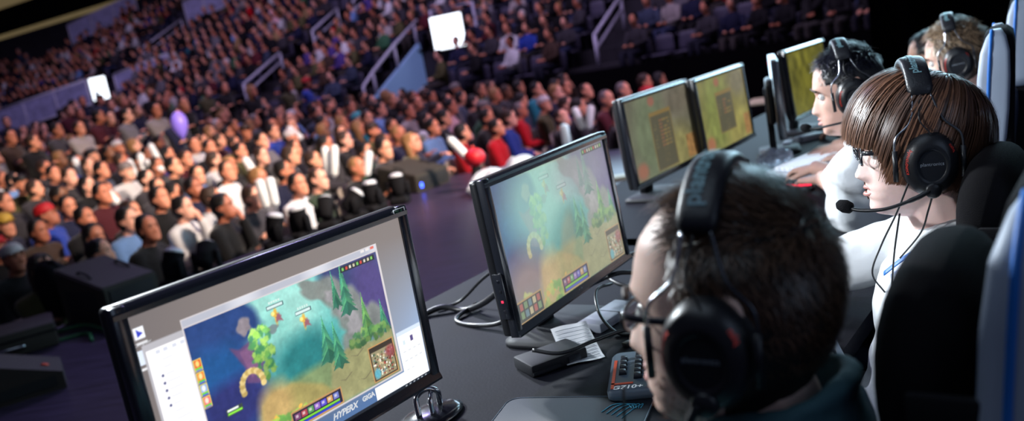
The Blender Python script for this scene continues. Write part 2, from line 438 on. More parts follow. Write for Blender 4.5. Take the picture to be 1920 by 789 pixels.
# --- screen painting (linear colours worked out on a grid, kept as a mesh colour attribute)
class Paint:
    def __init__(s, w, h, col):
        s.w, s.h = w, h
        s.u, s.v = np.meshgrid((np.arange(w)+.5)/w, (np.arange(h)+.5)/h)
        s.a = np.zeros((h, w, 3)); s.a[:] = np.array(col)/255; s.clip = None
    def blend(s, m, col):
        if s.clip is not None:
            x0, y0, x1, y1 = s.clip; m = m*((s.u > x0) & (s.u < x1) & (s.v > y0) & (s.v < y1))
        m = np.clip(m, 0, 1)[..., None]; s.a = s.a*(1-m)+np.array(col)/255*m
    def ell(s, cx, cy, rx, ry, col, soft=.15, rot=0, op=1., wob=0., seed=0):
        asp = s.w/s.h
        dx = (s.u-cx); dy = (s.v-cy)/asp; c, q = math.cos(rot), math.sin(rot)
        X = (dx*c+dy*q)/rx; Y = (-dx*q+dy*c)/(ry/asp)
        r = np.sqrt(X*X+Y*Y)
        if wob:
            th = np.arctan2(Y, X); rr = np.random.default_rng(seed); 
            for k in range(2, 9): r = r*(1+wob*rr.normal()*np.sin(k*th+rr.uniform(0, 6))/k**.5)
        s.blend(np.clip((1-r)/max(soft, .01)+.5, 0, 1)*op, col)
    def rect(s, x0, y0, x1, y1, col, op=1.):
        e = .6/s.w; f = .6/s.h
        m = np.clip((s.u-x0)/e+.5, 0, 1)*np.clip((x1-s.u)/e+.5, 0, 1)*np.clip((s.v-y0)/f+.5, 0, 1)*np.clip((y1-s.v)/f+.5, 0, 1)
        s.blend(m*op, col)
    def poly(s, pts, col, op=1., soft=0.):
        x, y = s.u, s.v; ins = np.zeros(x.shape, bool); n = len(pts)
        for i in range(n):
            x0, y0 = pts[i]; x1, y1 = pts[(i+1) % n]
            c = ((y0 > y) != (y1 > y)) & (x < (x1-x0)*(y-y0)/((y1-y0) or 1e-9)+x0); ins ^= c
        m = ins.astype(float)
        k = int(soft*s.w)
        for _ in range(k): m = (m+np.roll(m, 1, 0)+np.roll(m, -1, 0)+np.roll(m, 1, 1)+np.roll(m, -1, 1))/5
        s.blend(m*op, col)
    def noise(s, amp, cells, seed, stretch=1., region=None):
        r = np.random.default_rng(seed); n = np.zeros((s.h, s.w))
        for o in range(3):
            c = cells*2**o; gx, gy = int(c)+2, int(c*s.h/s.w*stretch)+3
            G = r.normal(size=(gy, gx)); X = s.u*c; Y = s.v*c*s.h/s.w*stretch
            i, j = X.astype(int), Y.astype(int); fx, fy = X-i, Y-j; fx = fx*fx*(3-2*fx); fy = fy*fy*(3-2*fy)
            n += (G[j, i]*(1-fx)*(1-fy)+G[j, i+1]*fx*(1-fy)+G[j+1, i]*(1-fx)*fy+G[j+1, i+1]*fx*fy)/2**o
        f = 1+amp*n
        if region is not None:
            x0, y0, x1, y1 = region; mk = (s.u > x0) & (s.u < x1) & (s.v > y0) & (s.v < y1); f = np.where(mk, f, 1)
        s.a = np.clip(s.a*f[..., None], 0, 1)
    def foliage(s, cx, cy, rx, ry, n, cols, seed, size=.012):
        r = np.random.default_rng(seed)
        for k in range(n):
            a = r.uniform(0, 2*PI); q = math.sqrt(r.uniform()); x, y = cx+rx*q*math.cos(a), cy+ry*q*math.sin(a)
            c = np.array(cols[r.integers(len(cols))])*(1.15-.45*(y-cy+ry)/(2*ry)); d = size*r.uniform(.6, 1.4)
            s.ell(x, y, d, d*1.3, np.clip(c, 0, 255), .5, r.uniform(0, 3), .85, .12, int(r.integers(1e6)))
    def pine(s, cx, top, bot, wd, cols, seed):
        r = np.random.default_rng(seed); L = 9
        for k in range(L):
            t = k/(L-1); y = top+(bot-top)*t; hw = wd*(.15+.85*t); c = np.array(cols[k % len(cols)])*(1-.25*t)
            s.poly([(cx-hw, y+.03), (cx-hw*.4, y-.02), (cx, y-.05), (cx+hw*.4, y-.02), (cx+hw, y+.03), (cx+hw*.35, y+.015), (cx, y+.04), (cx-hw*.4, y+.015)], c, .9)
            s.poly([(cx, y-.045), (cx-hw*.9, y+.026), (cx-.1*hw, y+.02)], np.clip(c*1.35, 0, 255), .6)
    def mesh(s, name, x0, x1, z0, z1, y):
        w, h = s.w, s.h
        xs = np.linspace(x0, x1, w); zs = np.linspace(z1, z0, h)
        X, Z = np.meshgrid(xs, zs); V = np.stack([X, np.full_like(X, y), Z], -1).reshape(-1, 3)
        i = np.arange(w*h).reshape(h, w); F = np.stack([i[1:, :-1], i[1:, 1:], i[:-1, 1:], i[:-1, :-1]], -1).reshape(-1, 4)
        me = bpy.data.meshes.new(name); me.vertices.add(w*h); me.vertices.foreach_set('co', V.ravel())
        me.loops.add(F.size); me.loops.foreach_set('vertex_index', F.ravel().astype(np.int32))
        me.polygons.add(len(F)); me.polygons.foreach_set('loop_start', np.arange(0, F.size, 4, dtype=np.int32))
        me.update(calc_edges=True)
        a = s.a; lin = np.where(a <= .04045, a/12.92, ((a+.055)/1.055)**2.4)
        C = np.concatenate([lin.reshape(-1, 3), np.ones((w*h, 1))], 1).astype(np.float32)
        at = me.color_attributes.new('Col', 'FLOAT_COLOR', 'POINT'); at.data.foreach_set('color', C.ravel())
        return me
def game_scene(p, x0, y0, x1, y1, warm=0.):
    # a painted river clearing seen from above: dark water left, teal pool, bushes, rocks, pines, sandy path
    X = lambda u: x0+(x1-x0)*u
    Y = lambda v: y0+(y1-y0)*v
    sx, sy = (x1-x0), (y1-y0)
    E = lambda cx, cy, rx, ry, col, soft=.3, rot=0, op=1., wob=.05, seed=1: p.ell(X(cx), Y(cy), rx*sx, ry*sy, col, soft, rot, op, wob, seed)
    P = lambda pts, col, op=1., soft=0: p.poly([(X(a), Y(c)) for a, c in pts], col, op, soft)
    p.clip = (x0, y0, x1, y1)
    p.rect(x0, y0, x1, y1, (70, 112, 118))
    E(.5, .42, .42, .62, (92, 172, 168), .5, .3); E(.42, .16, .24, .26, (156, 212, 202), .8); E(.36, .3, .12, .2, (136, 200, 190), .8)
    for q in ((.06, .12, .22, .22), (.10, .38, .20, .26), (.08, .66, .19, .24), (.05, .9, .14, .2), (.22, .10, .10, .14)): E(*q, (44, 68, 122), .35, .1, 1, .07, int(q[0]*900))
    E(.10, .42, .13, .22, (36, 88, 146), .7, .2, .85, .06, 5); E(.13, .62, .16, .18, (48, 52, 108), .6)
    E(.5, .55, .16, .2, (44, 120, 122), .8); E(.56, .75, .26, .12, (122, 142, 100), .6)
    for q in ((.86, .10, .20, .2), (.95, .34, .15, .3)): E(*q, (58, 66, 112), .35, .2, 1, .08, int(q[1]*900)); E(.93, .3, .1, .3, (78, 66, 122), .6)
    for q in ((.62, .10, .09, .07, .5), (.70, .16, .09, .10, .7), (.77, .28, .09, .13, .5), (.80, .44, .09, .14, .1), (.79, .58, .10, .09, 0), (.90, .50, .07, .13, .2)): E(q[0], q[1], q[2], q[3], (126, 131, 127), .3, q[4], .95, .1, int(q[1]*700))
    for q in ((.71, .20, .05, .05, .6), (.77, .32, .045, .09, .4), (.79, .46, .04, .09, 0)): E(q[0], q[1], q[2], q[3], (160, 155, 160), .4, q[4], .8, .12, int(q[1]*800))
    P([(.58, .9), (.62, .68), (.72, .62), (.9, .66), (1, .62), (1, 1), (.5, 1)], (148, 146, 104), 1, .02)
    for k in range(7):
        r = np.random.default_rng(60+k); a = r.uniform(.62, .95); c = r.uniform(.68, .95)
        P([(a, c), (a+.04, c+.02), (a+.08, c-.015), (a+.085, c-.008), (a+.04, c+.03)], (112, 106, 82), .7)
    P([(.20, 1), (.24, .72), (.4, .66), (.55, .78), (.62, .9), (.6, 1)], (160, 148, 92), 1, .03)
    E(.3, .8, .08, .2, (190, 160, 104), .7, .3)
    P([(.16, .24), (.2, .28), (.26, .25), (.3, .42), (.26, .56), (.2, .52), (.21, .42)], (104, 74, 116), .95, .008)
    P([(.2, .3), (.25, .28), (.27, .44), (.23, .5)], (132, 92, 126), .7, .004)
    E(.245, .14, .035, .055, (140, 130, 138), .3, .4, 1, .1, 3); E(.37, .24, .03, .03, (120, 138, 140), .3, 0, 1, .1, 4)
    g = [(150, 206, 92), (120, 186, 92), (88, 160, 96), (178, 220, 108), (70, 140, 96)]
    p.foliage(X(.30), Y(.36), .06*sx, .19*sy, 70, g, 11, .016*sx)
    for k in range(14):
        t = k/13; a = PI*.9+t*PI*1.15; E(.225+.05*math.cos(a), .55+.1*math.sin(a), .014, .022, (214, 190, 128) if k % 2 else (186, 160, 96), .4)
    pc = [(74, 150, 118), (90, 170, 124), (58, 126, 104)]
    p.pine(X(.775), Y(.02), Y(.34), .055*sx, pc, 1); p.pine(X(.72), Y(.06), Y(.26), .03*sx, pc, 2); p.pine(X(.86), Y(.32), Y(.6), .05*sx, [(104, 160, 92), (122, 176, 98), (80, 136, 88)], 3)
    p.pine(X(.62), Y(.36), Y(.62), .06*sx, pc, 4); p.pine(X(.67), Y(.42), Y(.7), .05*sx, pc, 5); p.pine(X(.96), Y(.42), Y(.6), .04*sx, pc, 6)
    p.foliage(X(.86), Y(.60), .13*sx, .06*sy, 60, [(86, 134, 78), (112, 158, 84), (70, 116, 80), (130, 160, 92)], 21, .014*sx)
    p.foliage(X(.36), Y(.97), .16*sx, .13*sy, 90, [(120, 170, 70), (150, 190, 84), (96, 148, 74), (176, 176, 80), (214, 160, 70)], 31, .016*sx)
    p.foliage(X(.08), Y(.93), .07*sx, .1*sy, 30, g, 41, .018*sx)
    p.noise(.035, 30, 9, 1, (x0, y0, x1, y1)); p.noise(.02, 110, 10, 1, (x0, y0, x1, y1))
    # two small golden figures with name bars
    for cx, cy in ((.40, .15), (.53, .27)):
        E(cx, cy, .016, .03, (222, 178, 72), .6, .3, 1, .2, 8); E(cx+.014, cy+.03, .012, .03, (150, 96, 108), .6, -.4, 1, .2, 9); E(cx-.01, cy-.01, .008, .014, (250, 228, 140), .5)
        p.rect(X(cx-.035), Y(cy-.075), X(cx+.05), Y(cy-.045), (58, 84, 92)); p.rect(X(cx-.033), Y(cy-.07), X(cx+.045), Y(cy-.05), (206, 226, 224))
        for k in range(5): p.rect(X(cx-.02+.012*k), Y(cy-.1), X(cx-.012+.012*k), Y(cy-.083), (220, 232, 226), .8)
def _end(p): p.clip = None
def hud(p, x0, y0, x1, y1, mini=(.83, .70, .99, .99), bar=(.36, .87, .64, 1.0), ports=True, botleft=False):
    X = lambda u: x0+(x1-x0)*u
    Y = lambda v: y0+(y1-y0)*v
    p.clip = None; gold = (186, 142, 92)
    a, c, d, e = mini
    p.rect(X(a), Y(c), X(d), Y(e), gold); p.rect(X(a+.006), Y(c+.01), X(d-.006), Y(e-.01), (60, 52, 44))
    r = np.random.default_rng(77)
    p.rect(X(a+.012), Y(c+.05), X(d-.012), Y(e-.02), (150, 140, 110))
    for k in range(160):
        q = [(210, 190, 150), (120, 60, 50), (60, 60, 52), (110, 140, 150), (170, 80, 70), (230, 225, 210), (90, 110, 80)][r.integers(7)]
        x, y = r.uniform(a+.014, d-.02), r.uniform(c+.06, e-.04); p.rect(X(x), Y(y), X(x+.008), Y(y+.014), q)
    p.ell(X(d-.03), Y(c+.1), .03*(x1-x0), .05*(y1-y0), (150, 60, 70), .6, 0, .7); p.ell(X(a+.03), Y(e-.06), .02*(x1-x0), .04*(y1-y0), (90, 170, 190), .5, 0, .9)
    a, c, d, e = bar
    p.rect(X(a), Y(c), X(d), Y(e), gold); p.rect(X(a+.006), Y(c+.012), X(d-.006), Y(e-.012), (38, 36, 58))
    for k in range(7):
        q = [(120, 70, 110), (170, 70, 80), (90, 150, 90), (140, 100, 190), (90, 80, 200), (200, 150, 90), (110, 120, 190)][k]
        x = a+.015+k*(d-a-.03)/7; p.rect(X(x), Y(c+.025), X(x+(d-a)*.11), Y(e-.06), q); p.rect(X(x+.006), Y(c+.035), X(x+(d-a)*.07), Y(c+.055), (225, 215, 215), .7)
    p.rect(X(a+.02), Y(e-.05), X(d-.02), Y(e-.034), (120, 200, 60)); p.rect(X(a+.02), Y(e-.03), X(d-.02), Y(e-.014), (50, 70, 190))
    p.rect(X(.775), Y(.012), X(.985), Y(.055), (40, 42, 50))
    for k in range(9): p.rect(X(.785+.022*k), Y(.022), X(.797+.022*k), Y(.045), [(120, 190, 90), (200, 70, 60), (210, 205, 190), (200, 190, 160)][k % 4])
    if ports:
        for k in range(4):
            y = .22+.085*k; p.rect(X(0), Y(y), X(.035), Y(y+.08), (226, 200, 90)); p.rect(X(.004), Y(y+.006), X(.031), Y(y+.056), [(220, 90, 50), (226, 130, 60), (140, 170, 220), (226, 110, 110)][k])
            p.ell(X(.017), Y(y+.03), .008*(x1-x0), .02*(y1-y0), [(250, 210, 120), (250, 220, 150), (235, 235, 240), (255, 220, 200)][k], .5)
            p.rect(X(.004), Y(y+.058), X(.031), Y(y+.068), (60, 200, 70)); p.rect(X(.004), Y(y+.07), X(.031), Y(y+.078), (60, 80, 220))
    if botleft:
        p.rect(X(0), Y(.84), X(.2), Y(1), gold); p.rect(X(.006), Y(.852), X(.194), Y(.99), (44, 46, 50))
        for k in range(10):
            q = [(170, 80, 80), (110, 140, 100), (90, 120, 140), (200, 180, 140)][k % 4]; p.rect(X(.02+.034*(k % 5)), Y(.86+.06*(k//5)), X(.045+.034*(k % 5)), Y(.91+.06*(k//5)), q)
def paint_first():
    p = Paint(460, 264, (126, 117, 114))
    # desktop backdrop: warm grey above, pale blue glow lower right
    t = np.clip((p.u-.55)/.45, 0, 1)*np.clip((p.v-.1)/.6, 0, 1); p.blend(t*.9, (150, 176, 214)); p.blend(np.clip((p.v-.75)/.2, 0, 1)*.8, (66, 104, 158))
    p.blend(np.clip((.25-p.u)/.25, 0, 1)*np.clip(1-p.v*1.2, 0, 1)*.35, (90, 86, 92))
    f = lambda x: (x-.04)/(.955-.04)
    g = lambda y: (y-.055)/(.948-.055)
    p.rect(f(.045), g(.105), f(.072), g(.155), (240, 242, 248)); p.poly([(f(.052), g(.112)), (f(.068), g(.135)), (f(.052), g(.148))], (60, 70, 190)); p.rect(f(.046), g(.168), f(.074), g(.178), (225, 225, 228))
    p.rect(f(.042), g(.20), f(.060), g(.262), (215, 225, 240)); p.rect(f(.042), g(.275), f(.058), g(.285), (225, 225, 228))
    # file window on the left
    p.rect(f(.055), g(.185), f(.20), g(.96), (178, 176, 182)); p.rect(f(.062), g(.215), f(.20), g(.96), (252, 250, 252))
    for k in range(16):
        y = .27+.033*k
        if k in (2, 3, 4, 5, 6, 9, 10, 11, 12): p.ell(f(.088), g(y), .004, .007, (70, 74, 120), .5)
        p.rect(f(.096), g(y-.006), f(.096+.03*(1+.3*math.sin(k*5))), g(y+.005), (226, 226, 234))
    for x in (.085, .105, .13, .152): p.rect(f(x), g(.225), f(x+.012), g(.24), (205, 208, 220))
    # game window
    p.rect(f(.165), g(.143), f(.842), g(.855), (205, 198, 200)); p.rect(f(.168), g(.148), f(.838), g(.178), (176, 178, 190))
    p.blend(((p.u > f(.168)) & (p.u < f(.838)) & (p.v > g(.148)) & (p.v < g(.178)))*np.clip(np.sin(p.u*23)*.5, 0, 1), (235, 235, 240))
    for k, q in enumerate(((220, 214, 214), (220, 214, 214), (214, 110, 96))): p.rect(f(.775+.02*k), g(.15), f(.79+.02*k), g(.164), q)
    x0, y0, x1, y1 = f(.170), g(.184), f(.834), g(.845)
    game_scene(p, x0, y0, x1, y1); hud(p, x0, y0, x1, y1, ports=True)
    p.rect(f(.225), g(.60), f(.275), g(.632), (60, 70, 70)); p.rect(f(.228), g(.618), f(.272), g(.628), (140, 230, 70)); p.rect(f(.228), g(.602), f(.262), g(.612), (235, 240, 235))
    # second file window bottom right, task bar
    p.rect(f(.716), g(.862), f(.952), g(.93), (246, 244, 240)); p.rect(f(.845), g(.648), f(.952), g(.93), (246, 244, 240)); p.rect(f(.845), g(.645), f(.952), g(.668), (206, 218, 234))
    p.rect(f(.9), g(.69), f(.912), g(.722), (90, 80, 130)); p.rect(f(.866), g(.70), f(.876), g(.725), (205, 220, 226))
    for k in range(10): p.rect(f(.86+.022*(k % 4)), g(.76+.05*(k//4)), f(.872+.022*(k % 4)), g(.765+.05*(k//4)), (200, 206, 214))
    p.rect(0, g(.932), 1, 1, (30, 36, 46))
    for k in range(6): p.rect(f(.84+.018*k), g(.937), f(.848+.018*k), g(.943), (190, 196, 204))
    return p
def lift(p, col, k): p.a = p.a*(1-k)+np.array(col)/255*k
def paint_second():
    p = Paint(340, 196, (90, 110, 110)); game_scene(p, 0, 0, 1, 1)
    p.ell(.30, .26, .22, .34, (150, 226, 214), .8, .2, .7); p.ell(.12, .8, .16, .22, (226, 170, 130), .9, 0, .5); p.ell(.75, .15, .25, .2, (140, 140, 160), .9, 0, .6)
    p.ell(.5, .62, .06, .22, (190, 140, 90), .6, .5, .35)
    hud(p, 0, 0, 1, 1, (.84, .72, .995, .995), (.37, .86, .62, .995), False, True)
    lift(p, (178, 180, 168), .40); return p  # pale haze mixed into the painted screen colours
def paint_board(seed, base, alt, rows):
    p = Paint(200, 116, base)
    p.ell(.3, .5, .25, .6, alt, .8, .2, .8); p.ell(.75, .8, .25, .3, (186, 178, 90), .9, 0, .6); p.ell(.85, .15, .2, .2, (120, 110, 104), .8, 0, .6); p.noise(.08, 14, seed)
    p.rect(.33, .22, .68, .97 if rows > 6 else .80, (128, 112, 68)); p.rect(.345, .25, .665, .955 if rows > 6 else .785, (78, 78, 64))
    p.rect(.33, .22, .68, .27, (142, 114, 62))
    r = np.random.default_rng(seed)
    for k in range(rows):
        y = .34+.046*k
        for x, q in ((.37, (132, 124, 84)), (.395, (120, 112, 80)), (.47, (190, 112, 70)), (.495, (176, 96, 80)), (.52, (196, 150, 76)), (.545, (204, 170, 84)), (.575, (170, 128, 74)), (.60, (180, 150, 80)), (.625, (120, 112, 78))):
            if r.uniform() < .8: p.rect(x, y, x+.017, y+.018, q)
    for k in range(9):
        for x in (.47, .50, .53): 
            if r.uniform() < .6: p.rect(x+.008*r.uniform(-1, 1), .64+.03*k, x+.02, .650+.03*k, (124, 112, 78), .8)
    p.ell(.40, .08, .05, .06, (180, 90, 80), .6, 0, .8); p.ell(.1, .88, .08, .1, (190, 100, 80), .7, 0, .8); p.rect(.86, .66, .99, .97, (170, 120, 70)); p.noise(.12, 50, seed+5, 1, (.86, .66, .99, .97))
    lift(p, (122, 112, 84), .32); return p

MW, MH = .567, .343
def monitor(label, x, y, yaw, top, tilt, painting, strength, extra=None):
    # local frame: X along the width, -Y towards the player, Z up, origin on the desk under the panel centre
    yw = R_(yaw); d = Vector((math.cos(yw), math.sin(yw), 0)); back = Vector((-math.sin(yw), math.cos(yw), 0))
    c = Vector((x, y, 0))+d*MW/2
    t = thing('computer_monitor', label, 'monitor', (c.x, c.y, DZ), (0, 0, yw))
    zt = top-DZ
    T = Matrix.Translation((0, 0, zt)) @ Matrix.Rotation(-R_(tilt), 4, 'X')      # hinge at the top edge: the lower edge comes forward
    def tr(o):
        o.data.transform(T); return o
    hw = MW/2
    b = BM()
    bz = dict(l=.022, r=.022, t=.020, bt=.019)
    for lo, hi in (((-hw, 0, -MH), (-hw+bz['l'], .02, 0)), ((hw-bz['r'], 0, -MH), (hw, .02, 0))): box(b, lo, hi, bev=.003, seg=2)
    def strip(prof):            # sloped top and bottom rails
        A = [b.verts.new((-hw+.001, y, z)) for y, z in prof]; B = [b.verts.new((hw-.001, y, z)) for y, z in prof]
        b.faces.new(A); b.faces.new(B[::-1]); n = len(prof)
        for i in range(n): b.faces.new((A[i], A[(i+1) % n], B[(i+1) % n], B[i]))
    strip([(.004, -bz['t']), (-.0012, -bz['t']+.002), (-.0012, -.0105), (.002, -.005), (.009, -.0008), (.012, 0), (.02, 0), (.02, -bz['t'])])
    strip([(.006, -MH+bz['bt']), (.003, -MH+bz['bt']-.001), (-.0045, -MH+.004), (-.0045, -MH), (.02, -MH), (.02, -MH+bz['bt'])])
    fr = tr(obj('bezel', b, M['gloss_black'], t))
    b = BM(); loft(b, [rrect(0, -MH/2, hw-.001, MH/2-.001, .008, .0) , rrect(0, -MH/2, hw-.001, MH/2-.001, .008, .022), rrect(0, -MH/2, hw-.03, MH/2-.03, .03, .046), rrect(0, -MH/2, .14, .1, .03, .062)])
    bmesh.ops.transform(b, matrix=Matrix(((1, 0, 0, 0), (0, 0, 1, .015), (0, 1, 0, 0), (0, 0, 0, 1))), verts=b.verts[:])
    tr(obj('back_shell', b, M['black_plastic'], t))
    me = painting.mesh('screen', -hw+bz['l'], hw-bz['r'], -MH+bz['bt'], -bz['t'], .004)
    me.materials.append(screen_mat('screen_'+str(len(bpy.data.materials)), strength))
    s = bpy.data.objects.new('screen', me); link(s, t); tr(s)
    b = BM(); loft(b, [rrect(0, .105, .035, .016, .01, 0.0), rrect(0, .09, .035, .016, .01, zt-.12)]); obj('stand_column', b, M['satin_black'], t)
    b = BM(); loft(b, [rrect(0, .055, .135, .095, .04, 0.), rrect(0, .055, .135, .095, .04, .01), rrect(0, .055, .12, .08, .035, .018)]); obj('stand_base', b, M['satin_black'], t)
    b = BM()
    for k in range(5): box(b, (hw-.06-.018*k, -.0015, -MH+.006), (hw-.05-.018*k, .001, -MH+.010))
    tr(obj('menu_buttons', b, M['dark_steel'], t))
    if extra: extra(t, fr, s, tr)
    return t
def first_extra(t, fr, s, tr):
    hw = MW/2; u = lambda a: -hw+MW*a
    w = lambda c: -MH*c
    o = text_obj('screen_text', 'HYPERX', .0150, M['screen_text'], s, lambda x, y, z: (u(.592)+x, .0028, w(.888)+y), shear=.35, bold=.0006); tr(o)
    o = text_obj('screen_text', 'GIGA', .0118, M['screen_text'], s, lambda x, y, z: (u(.689)+x, .0028, w(.882)+y), bold=.0006); tr(o)
    for (a, c, q) in ((.058, .176, 'Computer'),):
        o = text_obj('screen_text', q, .006, M['screen_text'], s, lambda x, y, z: (u(a)+x, .0028, w(c)+y)); tr(o)
    b = BM(); x0, x1, z0, z1 = hw-.034, hw-.006, -.017, -.003
    for lo, hi in (((x0, -.001, z0), (x1, .0005, z0+.0009)), ((x0, -.001, z1-.0009), (x1, .0005, z1)), ((x0, -.001, z0), (x0+.0009, .0005, z1)), ((x1-.0009, -.001, z0), (x1, .0005, z1))): box(b, lo, hi)
    lg = tr(obj('energy_badge', b, M['white_text'], t))
    b = BM()
    for k in range(3): box(b, (x0+.004, -.001, z0+.0035+.003*k), (x0+.013, .0003, z0+.0048+.003*k))
    ball(b, (x1-.009, -.0003, z0+.008), (.0022, .0006, .0045), 8, 6, Matrix.Rotation(.5, 4, 'Y')); tr(obj('badge_leaf', b, M['green_cable'], lg))
def second_extra(t, fr, s, tr):
    hw = MW/2
    b = BM(); box(b, (-hw-.006, .006, -.30), (-hw+.001, .03, -.20), bev=.002); pp = tr(obj('port_panel', b, M['gloss_black'], t))
    for k, mm in enumerate(('chrome', 'led_red', 'dark_steel', 'chrome')):
        b = BM(); box(b, (-hw-.0072, .014, -.285+.022*k), (-hw-.005, .019, -.280+.022*k)); tr(obj('port', b, M[mm], pp))
    o = text_obj('maker_mark', 'BenQ', .008, M['grey_text'], fr, lambda x, y, z: (x, -.0008, -MH+.0095+y)); tr(o)
monitor('nearest monitor at lower left, desktop windows and a river game on screen', -.553, 1.113, 50.2, 1.192, 0, paint_first(), 1.25, first_extra)
monitor('second monitor, hazy teal game view, left of the nearest player\'s forehead', -.048, 1.725, 55.5, 1.184, 3, paint_second(), 1.0, second_extra)
monitor('third monitor, larger score table on a dim yellow-green screen, left of the paired two', .461, 3.124, 51.7, 1.178, 3, paint_board(5, (104, 104, 92), (112, 136, 104), 8), .85)
monitor('fourth monitor, smaller score table on a yellow screen, right of the paired two', .82, 3.481, 52.8, 1.176, 3, paint_board(9, (132, 126, 70), (128, 146, 70), 5), .95)
def paint_plain():
    p = Paint(120, 70, (120, 116, 52)); p.ell(.5, .5, .4, .6, (138, 132, 44), .9, 0, .7); p.noise(.12, 10, 4); return p
monitor('farthest monitor with plain olive-yellow screen, in front of dark spiky-haired player', 1.41, 4.085, 50, 1.186, 3, paint_plain(), .62)
def edge_monitor():
    t = thing('computer_monitor', 'dark monitor seen edge-on with its stand, between the fourth and farthest monitors', 'monitor', (1.28, 3.86, DZ), (0, 0, R_(73)))
    b = BM(); box(b, (-.26, -.012, .09), (.26, .02, .43), bev=.004); obj('bezel', b, M['gloss_black'], t)
    b = BM(); box(b, (-.24, -.014, .112), (.24, -.011, .41)); obj('screen', b, M['black_plastic'], t)
    b = BM(); box(b, (-.1, .02, .14), (.1, .05, .34), bev=.012); obj('back_shell', b, M['black_plastic'], t)
    b = BM(); box(b, (-.03, .03, .0), (.03, .06, .3), bev=.006); obj('stand_column', b, M['satin_black'], t)
    b = BM(); loft(b, [rrect(0, .02, .12, .09, .04, 0.), rrect(0, .02, .12, .09, .04, .015)]); obj('stand_base', b, M['satin_black'], t)
edge_monitor()

# --- keyboards
def keyboard(label, loc, rz, body, keym, stripe=True, L=.445, D=.20):
    t = thing('mechanical_keyboard', label, 'keyboard', loc, (0, 0, rz))
    b = BM(); loft(b, [rrect(0, 0, L/2-.006, D/2-.006, .015, 0), rrect(0, 0, L/2, D/2, .016, .006), rrect(0, 0, L/2, D/2, .016, .018), rrect(0, 0, L/2-.006, D/2-.006, .014, .024)]); obj('case', b, body, t)
    y = D/2-.03
    for r in range(6):
        x = -L/2+.05
        while x < L/2-.03:
            w = .0165 if not (r == 5 and -.08 < x < .04) else .09
            b = BM(); loft(b, [rrect(x+w/2, y, w/2, .0078, .002, .024), rrect(x+w/2, y-.0008, w/2-.0022, .006, .002, .034)]); obj('key', b, keym, t); x += w+.0027
        y -= .0215 if r else .026
    for k in range(4):
        b = BM(); loft(b, [rrect(-L/2+.028, D/2-.05-.0225*k, .008, .0075, .002, .024), rrect(-L/2+.028, D/2-.051-.0225*k, .006, .0055, .002, .033)]); obj('key', b, keym, t)
    if stripe:
        b = BM(); box(b, (-L/2+.008, -D/2+.012, .0235), (-L/2+.014, D/2-.05, .0255)); box(b, (-L/2+.008, -D/2+.030, .0235), (-L/2+.05, -D/2+.036, .0255)); obj('colour_stripe', b, M['orange'], t)
    return t

k = keyboard('grey mechanical keyboard with orange stripe beside the nearest player\'s face', (.352, 1.567, DZ), R_(-12), M['kb_body'], M['key'])
text_obj('model_mark', 'G710+', .021, M['white_text'], k, lambda x, y, z: (-.183+x, -.085+y, .0246), shear=.12, bold=.0004)
keyboard('white-lit keyboard under the fourth monitor player\'s hands, behind the glasses', (1.24, 3.40, DZ), R_(42), M['kb_light'], M['white_key'], False)

# --- mouse pad with a cyan emblem
t = thing('mouse_pad', 'dark blue-grey mouse pad at bottom centre in front of the grey keyboard', 'mouse pad', (.02, 1.45, DZ), (0, 0, R_(-22)))
b = BM(); loft(b, [rrect(0, 0, .15, .125, .025, .0), rrect(0, 0, .15, .125, .025, .003)]); pd = obj('mat_surface', b, M['pad'], t)
b = BM(); q = rrect(0, 0, .1485, .1235, .025, .0034); tube(b, [Vector(p) for p in q]+[Vector(q[0])], .0009, 5, False); obj('stitched_edge', b, M['kb_body'], pd)
b = BM()
for k in range(5):
    tube(b, spline([(.06+.011*k, .055-.006*k, .004), (.075+.011*k, .085-.004*k, .004), (.10+.008*k, .088, .004), (.115+.004*k, .07, .004)], 6), .0008, 5)
obj('emblem', b, M['cyan'], pd)

# --- folded paper, dock, cables, adapter
def sheet(label, loc, rz, w, h, name='paper_note'):
    t = thing(name, label, 'paper', loc, (0, 0, rz)); b = BM(); nx, ny = 14, 14
    V = [[b.verts.new(((i/nx-.5)*w, (j/ny-.5)*h, .004+.05*max(0, (j/ny-.15))**1.3*(1+.04*math.sin(i*.5))+.0012*math.sin(i*.45+j*.3))) for i in range(nx+1)] for j in range(ny+1)]
    for j in range(ny):
        for i in range(nx): b.faces.new((V[j][i], V[j][i+1], V[j+1][i+1], V[j+1][i]))
    p = obj('page', b, M['paper'], t)
    b = BM()
    for k in range(11):
        y = -.42+.082*k; pts = []
        for i in range(1, nx):
            j = (y+.5)*ny; z = .004+.05*max(0, (j/ny-.15))**1.3*(1+.04*math.sin(i*.5))+.0012*math.sin(i*.45+j*.3); pts.append(((i/nx-.5)*w, y*h, z+.0012))
        tube(b, pts, .0006, 4)
    obj('ruled_lines', b, M['grey_plastic'], p)
    return t
sheet('white ruled paper note leaning by the foot of the second monitor', (.09, 1.81, DZ), R_(8), .085, .14)
t = thing('docking_box', 'flat black box with cables in front of second monitor stand', 'box', (.025, 1.775, DZ), (0, 0, R_(25)))
b = BM(); box(b, (-.07, -.045, 0), (.07, .045, .028), bev=.006); obj('case', b, M['satin_black'], t)
b = BM(); box(b, (-.068, -.047, .006), (.0, -.0445, .012)); box(b, (.02, -.047, .006), (.05, -.0445, .02)); obj('front_port', b, M['dark_steel'], t)
t = thing('power_adapter', 'grey slab lying behind the ruled paper under the second monitor', 'adapter', (.185, 1.985, DZ), (0, 0, R_(48)))
b = BM(); box(b, (-.085, -.035, 0), (.085, .035, .024), bev=.006); obj('case', b, M['grey_plastic'], t)
b = BM(); box(b, (-.0, -.036, .0), (.004, .036, .0245)); obj('seam', b, M['black_plastic'], t)
